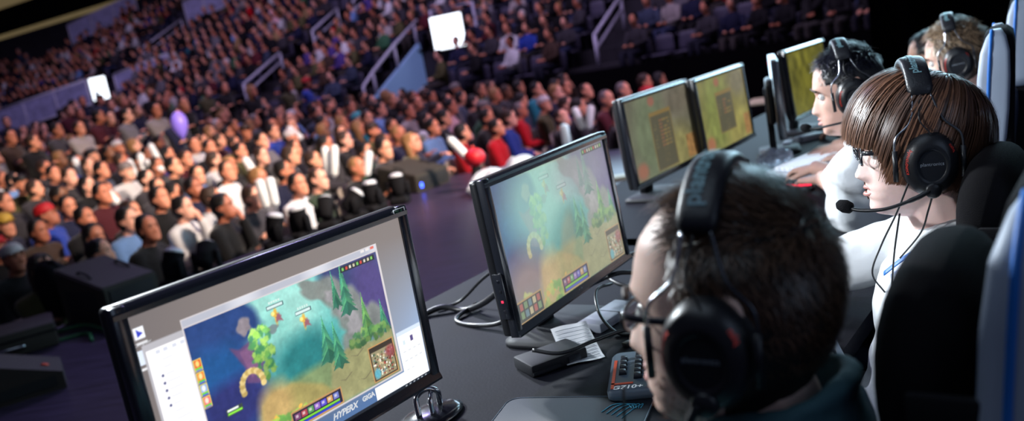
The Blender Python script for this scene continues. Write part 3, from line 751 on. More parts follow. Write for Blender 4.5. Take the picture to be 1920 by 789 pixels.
def cable(label, pts, r, m='black_plastic', plug=None, name='cable', group=None):
    t = thing(name, label, 'cable', pts[0], group=group); o = Vector(pts[0])
    b = BM(); tube(b, spline([Vector(p)-o for p in pts], 10), r, 8); obj('cord', b, M[m], t)
    if plug:
        a, c = Vector(pts[-1])-o, Vector(pts[-2])-o; d = (a-c).normalized()
        b = BM(); tube(b, [a-d*.005, a+d*.02, a+d*.035], [r*1.8, r*2.4, r*1.8], 10); obj('plug', b, M['black_plastic'], t)
    return t
z = DZ+.006
cable('thick black cable with plug trailing left from behind second monitor', [(.0, 2.03, .90), (-.06, 2.12, .84), (-.12, 2.20, z+.03), (-.18, 2.27, z), (-.24, 2.30, z+.01), (-.30, 2.29, z)], .0085, plug=True)
cable('thin black cable arching above the thick plug cable', [(.03, 2.06, .93), (-.03, 2.16, .90), (-.11, 2.25, .84), (-.19, 2.33, z+.01), (-.26, 2.32, z)], .0045)
cable('black cable coiled lowest beside second monitor left edge', [(-.01, 1.98, .86), (-.07, 2.05, z+.02), (-.15, 2.12, z), (-.2, 2.2, z), (-.14, 2.28, z+.01)], .006)
cable('black lead curving over the ruled paper to the grey keyboard', [(-.01, 1.74, .80), (.05, 1.72, .79), (.13, 1.76, .79), (.21, 1.80, .785), (.30, 1.76, .775), (.34, 1.67, .775)], .0045)
cable('black lead looping down beside the grey slab', [(.22, 2.12, .80), (.17, 2.02, .82), (.16, 1.93, .79), (.19, 1.87, z), (.25, 1.84, z)], .004)
cable('tangled black leads under right half of second monitor', [(.16, 2.14, .80), (.24, 2.10, .83), (.33, 2.16, .80), (.30, 2.26, .83), (.22, 2.22, .80), (.27, 2.12, .78), (.38, 2.2, z)], .006)
cable('upper tangled black leads behind the grey slab', [(.12, 2.08, .84), (.2, 2.16, .85), (.28, 2.22, .84), (.36, 2.32, .82), (.42, 2.42, z)], .005)
t = thing('usb_plug', 'small silver connector lying between paper and grey keyboard', 'connector', (.205, 1.80, DZ), (0, 0, R_(35)))
b = BM(); box(b, (-.018, -.008, 0), (.004, .008, .01), bev=.002); obj('shell', b, M['black_plastic'], t); b = BM(); box(b, (.004, -.006, .002), (.02, .006, .008)); obj('metal_tip', b, M['chrome'], t)
# chrome cable clip on the foot of the nearest monitor
t = thing('headset_hub', 'glossy black desk gadget with chrome details at lower right of nearest monitor', 'gadget', (-.232, 1.60, DZ), (0, 0, R_(50)))
b = BM(); lathe(b, [(.075, 0), (.078, .006), (.06, .014), (.02, .018)], 28, sx=1, sy=.7); obj('base', b, M['gloss_black'], t)
b = BM()
tube(b, spline([(-.03, 0, .016), (-.02, .01, .05), (.0, 0, .062), (.02, -.01, .05), (.03, 0, .018)], 8), .006, 8); tube(b, spline([(-.012, -.02, .016), (-.004, -.012, .045), (.012, .0, .05), (.02, .02, .02)], 8), .005, 8)
obj('metal_arch', b, M['chrome'], t)
# far end: mouse, bag, cream board
def mouse(label, loc, rz, red=True):
    t = thing('computer_mouse', label, 'mouse', loc, (0, 0, rz)); b = BM()
    loft(b, [[(.058*math.cos(a)*s, .032*math.sin(a)*s*(1-.12*math.cos(a)), z+(.004*math.cos(a) if z > .02 else 0)) for a in [2*PI*k/20 for k in range(20)]] for s, z in ((.96, 0), (1, .008), (.95, .02), (.75, .032), (.4, .038))]); obj('shell', b, M['gloss_black'], t)
    b = BM(); tube(b, spline([(-.05, .022, .026), (-.01, .03, .026), (.03, .026, .028), (.05, .012, .022)], 6), .004, 6); obj('trim_light', b, M['led_red' if red else 'chrome'], t)
    b = BM(); lathe(b, [(.008, -.003), (.008, .003)], 12, Matrix.Translation((.03, 0, .036)) @ Matrix.Rotation(PI/2, 4, 'X')); obj('scroll_wheel', b, M['black_plastic'], t)
    return t
mouse('black mouse with red trim under a hand, left of the glasses', (1.03, 3.0, DZ), R_(150))
t = thing('plastic_bag', 'crumpled clear plastic bag on desk left of the white-lit keyboard', 'bag', (1.10, 3.44, DZ)); b = BM(); ball(b, (0, 0, .045), (.075, .05, .045), 24, 14)
for v in b.verts: v.co += v.co.normalized()*.018*noise.noise(v.co*38+Vector((3, 1, 2)))
for v in b.verts: v.co.z = max(v.co.z, .002)
obj('film', b, M['bag'], t, False)
for (lb, x, y, rz, s) in (('small grey device on desk between edge-on monitor and spiky-haired player', 1.46, 4.02, .4, 1.), ('pale cable adapter left of the small grey device', 1.34, 3.98, 1.1, .7)):
    t = thing('desk_gadget', lb, 'gadget', (x, y, DZ), (0, 0, rz)); b = BM(); box(b, (-.07*s, -.03*s, 0), (.07*s, .03*s, .03*s), bev=.008); obj('case', b, M['grey_plastic'], t)
    b = BM(); tube(b, spline([(.07*s, 0, .012), (.12*s, .03, .008), (.18*s, -.02, .006), (.24*s, .01, .006)], 6), .004, 6); obj('lead', b, M['black_plastic'], t)

# ------------------------------------------------------------------ heads, hair, headsets, chairs, players
def interp(tab, z):
    tab = sorted(tab); zs = [a for a, _ in tab]; xs = [b for _, b in tab]; return float(np.interp(z, zs, xs))
XF = [(.120, -.005), (.117, .020), (.110, .042), (.095, .066), (.07, .085), (.045, .092), (.025, .095), (.012, .0915), (0, .087), (-.02, .087), (-.045, .086), (-.058, .087), (-.068, .0905), (-.074, .0875), (-.082, .0905), (-.092, .084), (-.106, .088), (-.116, .084), (-.124, .066), (-.128, .04)]
XB = [(.120, -.015), (.117, -.04), (.110, -.058), (.095, -.076), (.07, -.092), (.04, -.102), (0, -.101), (-.03, -.092), (-.06, -.074), (-.09, -.058), (-.128, -.045)]
XW = [(.120, .006), (.117, .024), (.110, .040), (.095, .056), (.07, .068), (.04, .0745), (0, .076), (-.03, .072), (-.06, .066), (-.09, .056), (-.108, .044), (-.12, .030), (-.128, .016)]
NOSE = [(.012, 0), (0, .004), (-.015, .012), (-.03, .019), (-.042, .025), (-.048, .024), (-.054, .014), (-.060, 0)]
def head_bm(seg=56, nose=1., jaw=1.):
    zs = [.120, .1185, .116, .112, .106, .098, .088]+[.078-.006*k for k in range(34)]+[-.1285]
    zs = [z for z in zs if z >= -.1285]
    rings = []
    for z in zs:
        xf, xb, w = interp(XF, z), interp(XB, z), interp(XW, z)
        if z < -.06: w *= 1+(jaw-1)*min(1, (-.06-z)/.04)
        xc, a = (xf+xb)/2, (xf-xb)/2; ring = []
        for k in range(seg):
            th = 2*PI*k/seg; c, s = math.cos(th), math.sin(th)
            e = .86 if c > 0 else .95
            x = xc+a*math.copysign(abs(c)**e, c); y = w*math.copysign(abs(s)**.92, s)
            if c > 0:
                g = lambda yy, sy, zz, sz: math.exp(-((abs(y)-yy)/sy)**2-((z-zz)/sz)**2)
                nb = .0085+.006*max(0, min(1, (-z-.01)/.04))
                x += nose*interp(NOSE, z)*math.exp(-(y/nb)**2)
                x += -.013*g(.031, .014, .000, .011)+.005*g(.026, .018, .020, .007)+.004*g(.044, .014, -.030, .016)
                x += .004*math.exp(-(y/.02)**2)*(math.exp(-((z+.067)/.004)**2)+math.exp(-((z+.082)/.005)**2))-.004*math.exp(-(y/.022)**2-((z+.0745)/.0025)**2)
                x += nose*.010*math.exp(-((abs(y)-.013)/.006)**2-((z+.048)/.007)**2)
            ring.append((x, y, z))
        rings.append(ring)
    b = BM(); loft(b, rings); return b
def ear(b, s):
    ring = [(-.012+.020*math.cos(a)-.006*math.sin(a), s*(.074+.010*(1-math.cos(a))/2), .002+.033*math.sin(a)) for a in [2*PI*k/18 for k in range(18)]]
    tube(b, ring+[ring[0]], .005, 6, False); ball(b, (-.012, s*.076, 0), (.017, .006, .028), 12, 8)
HEAD_TREE = None
def head_tree():
    global HEAD_TREE
    if HEAD_TREE is None:
        b = head_bm(40, nose=.0); HEAD_TREE = BVHTree.FromBMesh(b); b.free()
    return HEAD_TREE
C0 = Vector((-.008, 0, .025))
def scalp(d, off=0.):
    h = head_tree().ray_cast(C0+d*.3, -d)
    if h[0] is None: return C0+d*.1
    return h[0]+d*off
def hair_mesh(name, n, col, col2, crown, length_fn, lift_fn, hang=True, width=.0011, steps=8, clump=26, seed=3, spread=.12, short=None, mask=None):
    # strands as tapered two-sided ribbons following the scalp; colour kept per vertex
    r = np.random.default_rng(seed); cr = Vector(crown).normalized()
    ax = cr.cross(Vector((0, 1, 0))).normalized()           # towards the forehead
    ax = (Vector((1, 0, 0))-cr*cr.x).normalized(); ay = cr.cross(ax).normalized()
    V, F, CC = [], [], []
    cl = [(r.uniform(-PI, PI), r.uniform(.7, 1.25), r.uniform(-1, 1), r.uniform()) for _ in range(clump)] if clump else None
    for k in range(n):
        if cl is not None:
            c = cl[r.integers(clump)]; phi = c[0]+r.normal()*spread; tone = .6*c[3]+.4*r.uniform(); lv = c[2]
        else: phi = r.uniform(-PI, PI); tone = r.uniform(); lv = r.normal()*.5
        pts = []
        if short is None:
            th0 = r.uniform()**.7*.85*1.0; end = length_fn(phi)*(.90+.14*r.uniform()); dphi = .25*r.normal()*.3; lf = lift_fn(phi)*(.7+.5*r.uniform()+.18*lv); last = None
            for i in range(steps):
                t = i/(steps-1); th = th0+(3.0-th0)*t
                a = phi+dphi*t
                d = cr*math.cos(th)+(ax*math.cos(a)+ay*math.sin(a))*math.sin(th)
                p = scalp(d, .003+lf*math.sin(min(1, t*2.2+.25)*PI/2))
                if last is not None and hang:
                    ph, lh = Vector((p.x, p.y, 0)), Vector((last.x, last.y, 0))
                    if last.z < .05 and ph.length < lh.length*.985: ph = ph.normalized()*lh.length*.985 if ph.length > 1e-5 else ph; p = Vector((ph.x, ph.y, p.z))
                if p.z < end:
                    if last is not None and last.z > end:
                        q = (last.z-end)/max(1e-6, last.z-p.z); pts.append(last.lerp(p, q))
                    break
                pts.append(p); last = p
        else:
            th = math.acos(1-r.uniform()*1.55); d = cr*math.cos(th)+(ax*math.cos(phi)+ay*math.sin(phi))*math.sin(th)
            p = scalp(d, .001)
            if mask and not mask(p, r): continue
            L, dirv = short(p, d, r)
            L *= r.uniform(.6, 1.15); nrm = (p-C0).normalized()
            tang = (dirv-nrm*dirv.dot(nrm)).normalized()
            for i in range(4):
                t = i/3; pts.append(p+tang*L*t*(.75+.25*t)+nrm*L*(.55*t-.28*t*t)*(1+.4*lv))
        if len(pts) < 2: continue
        if len(pts) > 2 and short is None: pts = spline(pts, 2)
        base = np.array(col)*(1-tone)+np.array(col2)*tone; i0 = len(V); m = len(pts)
        for i, p in enumerate(pts):
            tn = (pts[min(i+1, m-1)]-pts[max(i-1, 0)])
            tn = tn.normalized() if tn.length > 1e-7 else Vector((0, 0, 1))
            sd = tn.cross((p-C0).normalized()); sd = sd.normalized() if sd.length > 1e-6 else Vector((0, 1, 0))
            w = width*(1.05-(i/(m-1))**2*.8)
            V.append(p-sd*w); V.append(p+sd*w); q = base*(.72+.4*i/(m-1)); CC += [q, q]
        for i in range(m-1): F.append((i0+2*i, i0+2*i+1, i0+2*i+3, i0+2*i+2))
    me = bpy.data.meshes.new(name); me.from_pydata([tuple(v) for v in V], [], F)
    at = me.color_attributes.new('Col', 'FLOAT_COLOR', 'POINT')
    at.data.foreach_set('color', np.concatenate([np.array(CC), np.ones((len(CC), 1))], 1).astype(np.float32).ravel())
    me.polygons.foreach_set('use_smooth', [True]*len(F)); return me
def hair_cap(length_fn, off_fn, crown, nphi=56, nth=30, close=True):
    cr = Vector(crown).normalized(); ax = (Vector((1, 0, 0))-cr*cr.x).normalized(); ay = cr.cross(ax).normalized()
    b = BM(); rings = []
    for j in range(nth+1):
        ring = []
        for k in range(nphi):
            phi = 2*PI*k/nphi; 
            # polar angle where this azimuth reaches its hair end
            lo_, hi_ = .2, 3.0
            for _ in range(14):
                m = (lo_+hi_)/2; d = cr*math.cos(m)+(ax*math.cos(phi)+ay*math.sin(phi))*math.sin(m)
                if scalp(d, 0).z > length_fn(phi): lo_ = m
                else: hi_ = m
            th = lo_*j/nth+.001; d = cr*math.cos(th)+(ax*math.cos(phi)+ay*math.sin(phi))*math.sin(th)
            ring.append(scalp(d, off_fn(phi, j/nth)))
        rings.append(ring)
    # inner surface back up so the cap is closed
    inner = [[C0+(p-C0)*.93 for p in rg] for rg in rings[::-1]]
    loft(b, rings+inner, True); return b
def glasses(label, mtx):
    t = thing('glasses', label, 'glasses'); t.matrix_world = mtx
    for s in (-1, 1):
        b = BM(); cx, cy = .103, s*.032
        pts = [(cx-.003*abs(math.sin(a)), cy+.025*math.copysign(abs(math.cos(a))**.8, math.cos(a)), -.004+.0155*math.copysign(abs(math.sin(a))**.8, math.sin(a))) for a in [2*PI*k/26 for k in range(26)]]
        tube(b, pts+[pts[0]], .0021, 7, False); rim = obj('rim', b, M['gloss_black'], t)
        b = BM(); V = [b.verts.new(p) for p in pts]; b.faces.new(V); obj('lens', b, M['lens'], rim)
        b = BM(); tube(b, spline([(.100, s*.057, .006), (.094, s*.071, .008), (.06, s*.080, .008), (0, s*.0815, .010), (-.02, s*.080, .004), (-.035, s*.078, -.012)], 6), [( .0042, .0018)]*31, 8, up=(0, 0, 1)); obj('temple_arm', b, M['gloss_black'], t)
    b = BM(); tube(b, spline([(.104, -.008, .003), (.108, 0, .006), (.104, .008, .003)], 5), .0018, 7); obj('bridge', b, M['gloss_black'], t)
    return t
def headset(label, mtx, mic=True, down=False, swing=0., cable_pts=None, lift=.0, band_text='plantronics', tsize=.019):
    t = thing('headset', label, 'headset'); t.matrix_world = mtx
    Rz, Ry = .128+lift, .100+lift*.4
    arc = lambda a, dr=0: Vector((.004, (Ry+dr)*math.sin(a), .008+(Rz+dr)*math.cos(a)))
    A = R_(50); b = BM(); pts = [arc(-A+2*A*k/32, .004) for k in range(33)]
    rad = [(.010*(.55 if k in (0, 32) else .85 if k in (1, 31) else 1), (.021)*(.75 if k in (0, 32) else .92 if k in (1, 31) else 1)) for k in range(33)]
    # pad: superelliptic section
    rings = []
    for k, p in enumerate(pts):
        a = -A+2*A*k/32; nrm = Vector((0, math.sin(a)/Ry, math.cos(a)/Rz)).normalized(); ra, rb = rad[k]
        rings.append([p+nrm*ra*math.copysign(abs(math.sin(q))**.6, math.sin(q))+Vector((1, 0, 0))*rb*math.copysign(abs(math.cos(q))**.6, math.cos(q)) for q in [2*PI*i/20 for i in range(20)]])
    loft(b, rings); pad = obj('headband_pad', b, M['leather'], t)
    def on_band(x, y, z, a0=R_(30)):
        a = a0-x/.125; p = arc(a, .0155); return p+Vector((y, 0, 0))
    text_obj('pad_lettering', band_text, tsize, M['grey_text'], pad, lambda x, y, z: on_band(x, y+.004, z, R_(14)), bold=.0004)
    for s in (-1, 1):
        e = arc(s*A, .004)
        for fx in (1, -1):
            b = BM(); tube(b, spline([e+Vector((fx*.014, 0, .004)), Vector((fx*.026, s*.101, .062)), Vector((fx*.052, s*.107, .034)), Vector((fx*.054, s*.110, -.008))], 6), .0021, 8)
            ww = obj('wire_arm', b, M['steel' if fx > 0 else 'dark_steel'], t)
            b = BM(); tube(b, [(fx*.054, s*.110, .014), (fx*.054, s*.110, -.040)], .0045, 8); obj('slider_post', b, M['black_plastic'], ww)
        b = BM(); tube(b, spline([e+Vector((.002, 0, .002)), Vector((.012, s*.106, .066)), Vector((.0, s*.113, .045)), Vector((-.004, s*.116, .038))], 6), .0014, 6); obj('signal_wire', b, M['black_plastic'], t)
        # ear cup: padded ring, shell, plate
        b = BM(); ring = []
        O = Vector((-.002, 0, -.014))
        for k in range(36):
            a = 2*PI*k/36; ring.append(O+Vector((.036*math.cos(a), s*.084, .044*math.sin(a))))
        tube(b, ring+[ring[0]], .0125, 10, False, up=(0, 1, 0)); cup = obj('ear_cushion', b, M['leather'], t)
        b = BM(); rings = []
        for sc, y in ((.97, .084), (1.0, .092), (1.0, .102), (.93, .112), (.82, .119), (.64, .124), (.50, .1255), (.48, .123), (.46, .123)):
            rings.append([O+Vector((.0465*sc*math.cos(a), s*y, .0575*sc*math.sin(a)-.002*(1-sc))) for a in [2*PI*k/44 for k in range(44)]])
        loft(b, rings); sh = obj('cup_shell', b, M['black_plastic'], t)
        # lettering: bright word on the plate and two red arcs around the rim
        if s > 0:
            text_obj('plate_lettering', 'plantronics', .0085, M['dim_text'], sh, lambda x, y, z: (O.x-x, .1238, O.z+y+.002))
            def rim_text(a0, sgn):
                def f(x, y, z):
                    rr = .86+y*14; a = a0+sgn*(x/.048); sc = rr
                    yy = .112+(.93-sc)*.064+.0012; return (O.x+.0465*sc*math.cos(a), yy+.0012, O.z+.0575*sc*math.sin(a))
                return f
            text_obj('rim_lettering', 'plantronics', .0100, M['red_text'], sh, rim_text(R_(10), -1))
            text_obj('rim_lettering', 'plan', .0100, M['red_text'], sh, rim_text(R_(146), -1))
            b = BM(); lathe(b, [(.014, 0), (.014, .012), (.011, .016)], 20, Matrix.Translation((-.002, .112, -.058)) @ Matrix.Rotation(-PI/2, 4, 'X')); hub = obj('boom_hub', b, M['black_plastic'], t)
            if mic:
                b = BM(); P = spline([Vector((.004, .124, -.058)), Vector((.03, .126, -.070)), Vector((.075, .116, -.086+swing)), Vector((.115, .094, -.090+swing)), Vector((.135, .076, -.086+swing))], 8)
                if down: P = spline([Vector((.004, .124, -.058)), Vector((.018, .126, -.085)), Vector((.040, .118, -.125)), Vector((.062, .106, -.155)), Vector((.085, .094, -.172))], 8)
                tube(b, P, [.0045]*10+[.0034]*(len(P)-10), 10); bm_ = obj('mic_boom', b, M['black_plastic'], t)
                d = (P[-1]-P[-3]).normalized(); b = BM(); tube(b, [P[-1]-d*.012, P[-1]-d*.008, P[-1]+d*.004, P[-1]+d*.016, P[-1]+d*.022], [.006, .0105, .0125, .0095, .003], 14); obj('mic_foam', b, M['foam'], bm_)
    if cable_pts:
        for pts in cable_pts:
            b = BM(); tube(b, spline([Vector(p) for p in pts], 8), .0017, 7); obj('cable', b, M['black_plastic'], t)
    return t

def gaming_chair(label, o, face, pillow=True, dz=0.):
    t = thing('gaming_chair', label, 'chair', (o[0], o[1], 0), (0, 0, math.atan2(face[1], face[0])))
    # local X = facing direction
    b = BM()
    loft(b, [rrect(x, 0, hx, hy, min(hx, hy)*.6, z, 6) for (z, x, hx, hy) in ((.46, -.21, .05, .20), (.52, -.225, .055, .235), (.70, -.245, .055, .25), (.90, -.27, .052, .262), (1.0, -.285, .048, .25), (1.05, -.29, .045, .20), (1.09, -.295, .042, .165), (1.2, -.305, .04, .15), (1.28, -.312, .038, .14), (1.315, -.315, .032, .11), (1.33, -.316, .018, .07))])
    back = obj('backrest', b, M['chair_black'], t)
    for s in (-1, 1):
        b = BM()
        prof = [(1.02, -.285, .014), (1.06, -.288, .030), (1.14, -.293, .036), (1.22, -.300, .036), (1.28, -.306, .032), (1.315, -.310, .022), (1.332, -.312, .010)]
        loft(b, [rrect(x, s*(hy), hx, .022, min(.012, hx*.8), z, 4) for (z, x, hx), hy in zip(prof, (.178, .170, .156, .150, .142, .122, .098))])
        sp = obj('side_panel', b, M['vinyl_white'], back)
        b = BM(); tube(b, spline([(x+.010, s*(hy+.0225), z) for (z, x, hx), hy in zip(prof, (.178, .170, .156, .150, .142, .122, .098))], 4), .0042, 7); obj('piping', b, M['blue_pipe'], sp)
        b = BM()
        wp = ((.56, -.19, .05), (.66, -.165, .085), (.80, -.165, .10), (.92, -.18, .10), (1.0, -.215, .075), (1.045, -.25, .04), (1.06, -.27, .015))
        loft(b, [rrect(x, s*.235, hx, .045 if hx > .03 else .025, .028 if hx > .05 else .012, z, 5) for (z, x, hx) in wp]); wg = obj('shoulder_wing', b, M['vinyl_grey'], back)
        b = BM(); tube(b, spline([(x+hx+.0, s*.235, z) for (z, x, hx) in wp], 4), .0045, 7); obj('piping', b, M['blue_pipe'], wg)
        b = BM(); box(b, (-.17, s*.30-.05, .66), (.12, s*.30+.05, .70), bev=.015); ar = obj('armrest', b, M['black_plastic'], t)
        b = BM(); tube(b, [(-.03, s*.29, .44), (-.03, s*.30, .67)], .022, 10); obj('armrest_post', b, M['black_plastic'], ar)
    b = BM(); loft(b, [rrect(.02, 0, hx, hy, .07, z, 6) for (z, hx, hy) in ((.41, .22, .22), (.44, .255, .255), (.49, .26, .26), (.51, .235, .235))]); obj('seat', b, M['chair_black'], t)
    for s in (-1, 1):
        b = BM(); tube(b, spline([(-.18, s*.245, .50), (0, s*.26, .52), (.2, s*.25, .50)], 5), [.035]*11, 10); obj('seat_bolster', b, M['vinyl_grey'], t)
    b = BM(); tube(b, [(0, 0, .10), (0, 0, .41)], [.03, .025], 12); obj('gas_column', b, M['dark_steel'], t)
    for k in range(5):
        a = 2*PI*k/5; b = BM(); tube(b, [(0, 0, .10), (.3*math.cos(a), .3*math.sin(a), .065)], [.03, .018], 8); lg = obj('base_leg', b, M['black_plastic'], t)
        b = BM(); lathe(b, [(.03, -.022), (.03, .022)], 16, Matrix.Translation((.3*math.cos(a), .3*math.sin(a), .03)) @ Matrix.Rotation(a, 4, 'Z') @ Matrix.Rotation(PI/2, 4, 'X')); obj('caster', b, M['black_plastic'], lg)
    if pillow:
        b = BM(); rings = []
        for k in range(25):
            y = -.165+.33*k/24; q = 1-abs(y/.168)**4; q = max(q, .02)**.5
            rings.append([(-.205+.052*q*math.copysign(abs(math.cos(a))**.8, math.cos(a))-.004*math.sin(a), y, 1.14+.112*q*(1+.06*math.cos(y*20))*math.copysign(abs(math.sin(a))**.85, math.sin(a))) for a in [2*PI*i/28 for i in range(28)]])
        loft(b, rings); pl = obj('headrest_pillow', b, M['chair_black'], t)
        for s in (-1, 1):
            b = BM(); box(b, (-.36, s*.168-.006, 1.115), (-.20, s*.168+.006, 1.158), bev=.004); obj('pillow_strap', b, M['matte_black'], pl)
    if dz:                      # lowered on its gas column
        for ch in t.children:
            if ch.name.split('.')[0] not in ('base_leg', 'gas_column'): ch.location.z += dz
            elif ch.name.startswith('gas_column'):
                for v in ch.data.vertices:
                    if v.co.z > .2: v.co.z += dz
    return t

# ------------------------------------------------------------------ hands and bodies
def hand(b, wrist, d, n, side, curl=.5, s=1.):
    # wrist point, direction of the fingers, palm normal (palm faces along n), side = +1 when the thumb lies towards d x n
    d = Vector(d).normalized(); n = Vector(n); n = (n-d*n.dot(d)).normalized(); ac = d.cross(n)*side; w = Vector(wrist)
    P = lambda a, c, e=0: w+(d*a+ac*c+n*e)*s
    for c0, c1 in ((.022, .030), (.008, .010), (-.008, -.010), (-.022, -.028)): capsule(b, P(.0, c0*.7), P(.085, c1), .015*s, .012*s, 8)
    for c, L, e in ((.030, .070, 0), (.011, .078, .0), (-.009, .073, .0), (-.027, .058, 0)):
        p = P(.085, c); a = 0; q = Vector(p)
        for k, f in enumerate((.42, .32, .26)):
            a += curl*(.7 if k == 0 else .8); dv = d*math.cos(a)+n*math.sin(a); q2 = q+dv*L*f*s; capsule(b, q, q2, (.0092-.0008*k)*s, (.0085-.0009*k)*s, 8); q = q2
    q = P(.02, .022, .006); 
    for k, (L, a) in enumerate(((.045, .75), (.033, .45), (.026, .2))):
        dv = d*math.cos(a)+ac*math.sin(a)+n*(.25+.1*k); dv.normalize(); q2 = q+dv*L*s; capsule(b, q, q2, (.0125-.0015*k)*s, (.011-.0015*k)*s, 8); q = q2
def elbow(sh, wr, l1, l2, pole):
    sh, wr = Vector(sh), Vector(wr); d = wr-sh; D = min(d.length, (l1+l2)*.995); d.normalize(); wr = sh+d*D
    a = (l1*l1-l2*l2+D*D)/(2*D); h = math.sqrt(max(0, l1*l1-a*a)); p = Vector(pole); p = (p-d*p.dot(d)).normalized(); return sh+d*a+p*h, wr
def player(label, head_pos, yaw, pitch, roll, hips, hands, skin, shirt_m, hair_fn, voxel=.005, sleeve='short', hs=1., jaw=1., curl=.5, nose=1., beard=None, brow=(.05, .03, .02), seat_yaw=None, collar=0.):
    # head frame
    HM = Matrix.Translation(Vector(head_pos)) @ Matrix.Rotation(yaw, 4, 'Z') @ Matrix.Rotation(pitch, 4, 'Y') @ Matrix.Rotation(roll, 4, 'X')
    HS = HM @ Matrix.Scale(hs, 4)
    sy = yaw if seat_yaw is None else seat_yaw
    F = Vector((math.cos(sy), math.sin(sy), 0)); Lf = Vector((-F.y, F.x, 0)); Z = Vector((0, 0, 1)); H = Vector((hips[0], hips[1], .56))
    neck_top = HM @ Vector((-.022, 0, -.075)); base = HM @ Vector((-.055, 0, -.155)); base.z -= .005
    t = thing('person', label, 'person', (hips[0], hips[1], 0)); t.rotation_euler = (0, 0, sy)
    inv = t.matrix_basis.inverted()
    b = head_bm(nose=nose, jaw=jaw); ear(b, 1); ear(b, -1)
    bmesh.ops.transform(b, matrix=HS, verts=b.verts[:])
    chain(b, [base-Z*.03, neck_top, HM @ Vector((-.02, 0, -.03))], [.064, .056, .055])
    chest = base-Z*.20+F*.02; mid = H.lerp(chest, .5)
    sh = {s: base-Z*.055+Lf*(s*.175)+F*.01 for s in (1, -1)}
    def trunk(b, g):
        rings = []
        for p, rx, ry in ((H-Z*.06, .09, .12), (H, .115, .165), (mid, .11, .155), (chest, .118, .175), (chest+Z*.11, .105, .185), (base-Z*.035, .075, .12), (base+Z*.01, .055, .065)):
            rings.append([p+F*((rx+g)*math.cos(a))+Lf*((ry+g)*math.sin(a)) for a in [2*PI*k/28 for k in range(28)]])
        loft(b, rings)
    trunk(b, 0)
    arms = {}
    for s, (wr, hd, hn) in hands.items():
        e, w = elbow(sh[s], wr, .30, .27, Lf*(s*.5)-Z*1.-F*.25); arms[s] = (e, w)
        chain(b, [base-Z*.05+Lf*(s*.09), sh[s]], [.06, .056]); chain(b, [sh[s], e, w], [.052, .041, .029], 14); hand(b, w, hd, hn, -s, curl)
    knees = []
    for s in (1, -1):
        hp = H+Lf*(s*.09); kn = H+F*.44+Lf*(s*.13)-Z*.02; ank = Vector((kn.x, kn.y, .09))+F*.02; toe = ank+F*.16-Z*.045
        chain(b, [hp, kn, ank], [.085, .06, .042]); chain(b, [ank, toe], [.042, .035]); knees.append((hp, kn, ank, toe))
    bmesh.ops.transform(b, matrix=inv, verts=b.verts[:])
    me = fuse(b, voxel, 3); body = meshobj('body', me, M['skin'], t); body.color = (*skin, 1)
    # shirt
    b = BM(); trunk(b, .018)
    if collar: tube(b, [base-Z*.02, base+Z*(.018+collar)], [.085, .078], 20)
    for s, (e, w) in arms.items():
        chain(b, [base-Z*.05+Lf*(s*.08), sh[s]], [.075, .071])
        if sleeve == 'long': chain(b, [sh[s], e, w-(w-e).normalized()*.015], [.070, .058, .043], 14)
        else: chain(b, [sh[s], sh[s].lerp(e, .72)], [.070, .064], 14)
    ring = [base+Z*(.018+collar)+F*(.072*math.cos(a)+.006)+Lf*(.076*math.sin(a))+Z*(-.022*math.cos(a)) for a in [2*PI*k/30 for k in range(30)]]
    tube(b, ring+[ring[0]], .013, 8, False)
    bmesh.ops.transform(b, matrix=inv, verts=b.verts[:])
    me = fuse(b, .0075, 4)
    co = np.empty(len(me.vertices)*3); me.vertices.foreach_get('co', co); co = co.reshape(-1, 3); no = np.empty(len(co)*3); me.vertices.foreach_get('normal', no); no = no.reshape(-1, 3)
    for i in range(len(co)):
        p = Vector(co[i]); q = noise.noise(Vector((p.x*9+3, p.y*9, p.z*16)))*.010+noise.noise(Vector((p.x*26, p.y*22, p.z*30)))*.003; co[i] += no[i]*q
    me.vertices.foreach_set('co', co.ravel()); me.update(); shirt = meshobj('shirt', me, shirt_m, t)
    b = BM()
    for hp, kn, ank, toe in knees: chain(b, [hp, kn, ank], [.10, .075, .06])
    bmesh.ops.transform(b, matrix=inv, verts=b.verts[:]); meshobj('trousers', fuse(b, .012, 3), M['dark_shirt'], t)
    for hp, kn, ank, toe in knees:
        b = BM(); chain(b, [ank-Z*.02, toe], [.05, .04]); bmesh.ops.transform(b, matrix=inv, verts=b.verts[:]); meshobj('shoe', fuse(b, .01, 3), M['black_plastic'], t)
    HL = inv @ HS
    def onhead(o): o.data.transform(HL); return o
    for s in (1, -1):
        b = BM(); ball(b, (.0735, s*.031, 0), .0125, 16, 12); e = onhead(obj('eye', b, M['eye'], body)); b = BM(); ball(b, (.0815, s*.031, -.001), (.0052, .0058, .0058), 12, 8); onhead(obj('iris', b, M['iris'], e) if False else obj('iris', b, M['iris'], body))
        b = BM(); tube(b, spline([(.094, s*.012, .017), (.097, s*.028, .022), (.089, s*.047, .018)], 5), [.002]+[.0034]*9+[.0015], 7); o = onhead(obj('eyebrow', b, M['hair_cap'], body)); o.color = (*brow, 1)
    b = BM()
    for zz, r in ((-.0685, .0042), (-.0815, .005)): tube(b, spline([(.078, -.023, -.0745), (.0885, -.012, zz+.001), (.0925, 0, zz), (.0885, .012, zz+.001), (.078, .023, -.0745)], 4), [.0012]+[r*.8]*7+[r]+[r*.8]*7+[.0012], 8)
    onhead(obj('lips', b, M['lip'], body))
    hair_fn(body, onhead)
    return t, HM

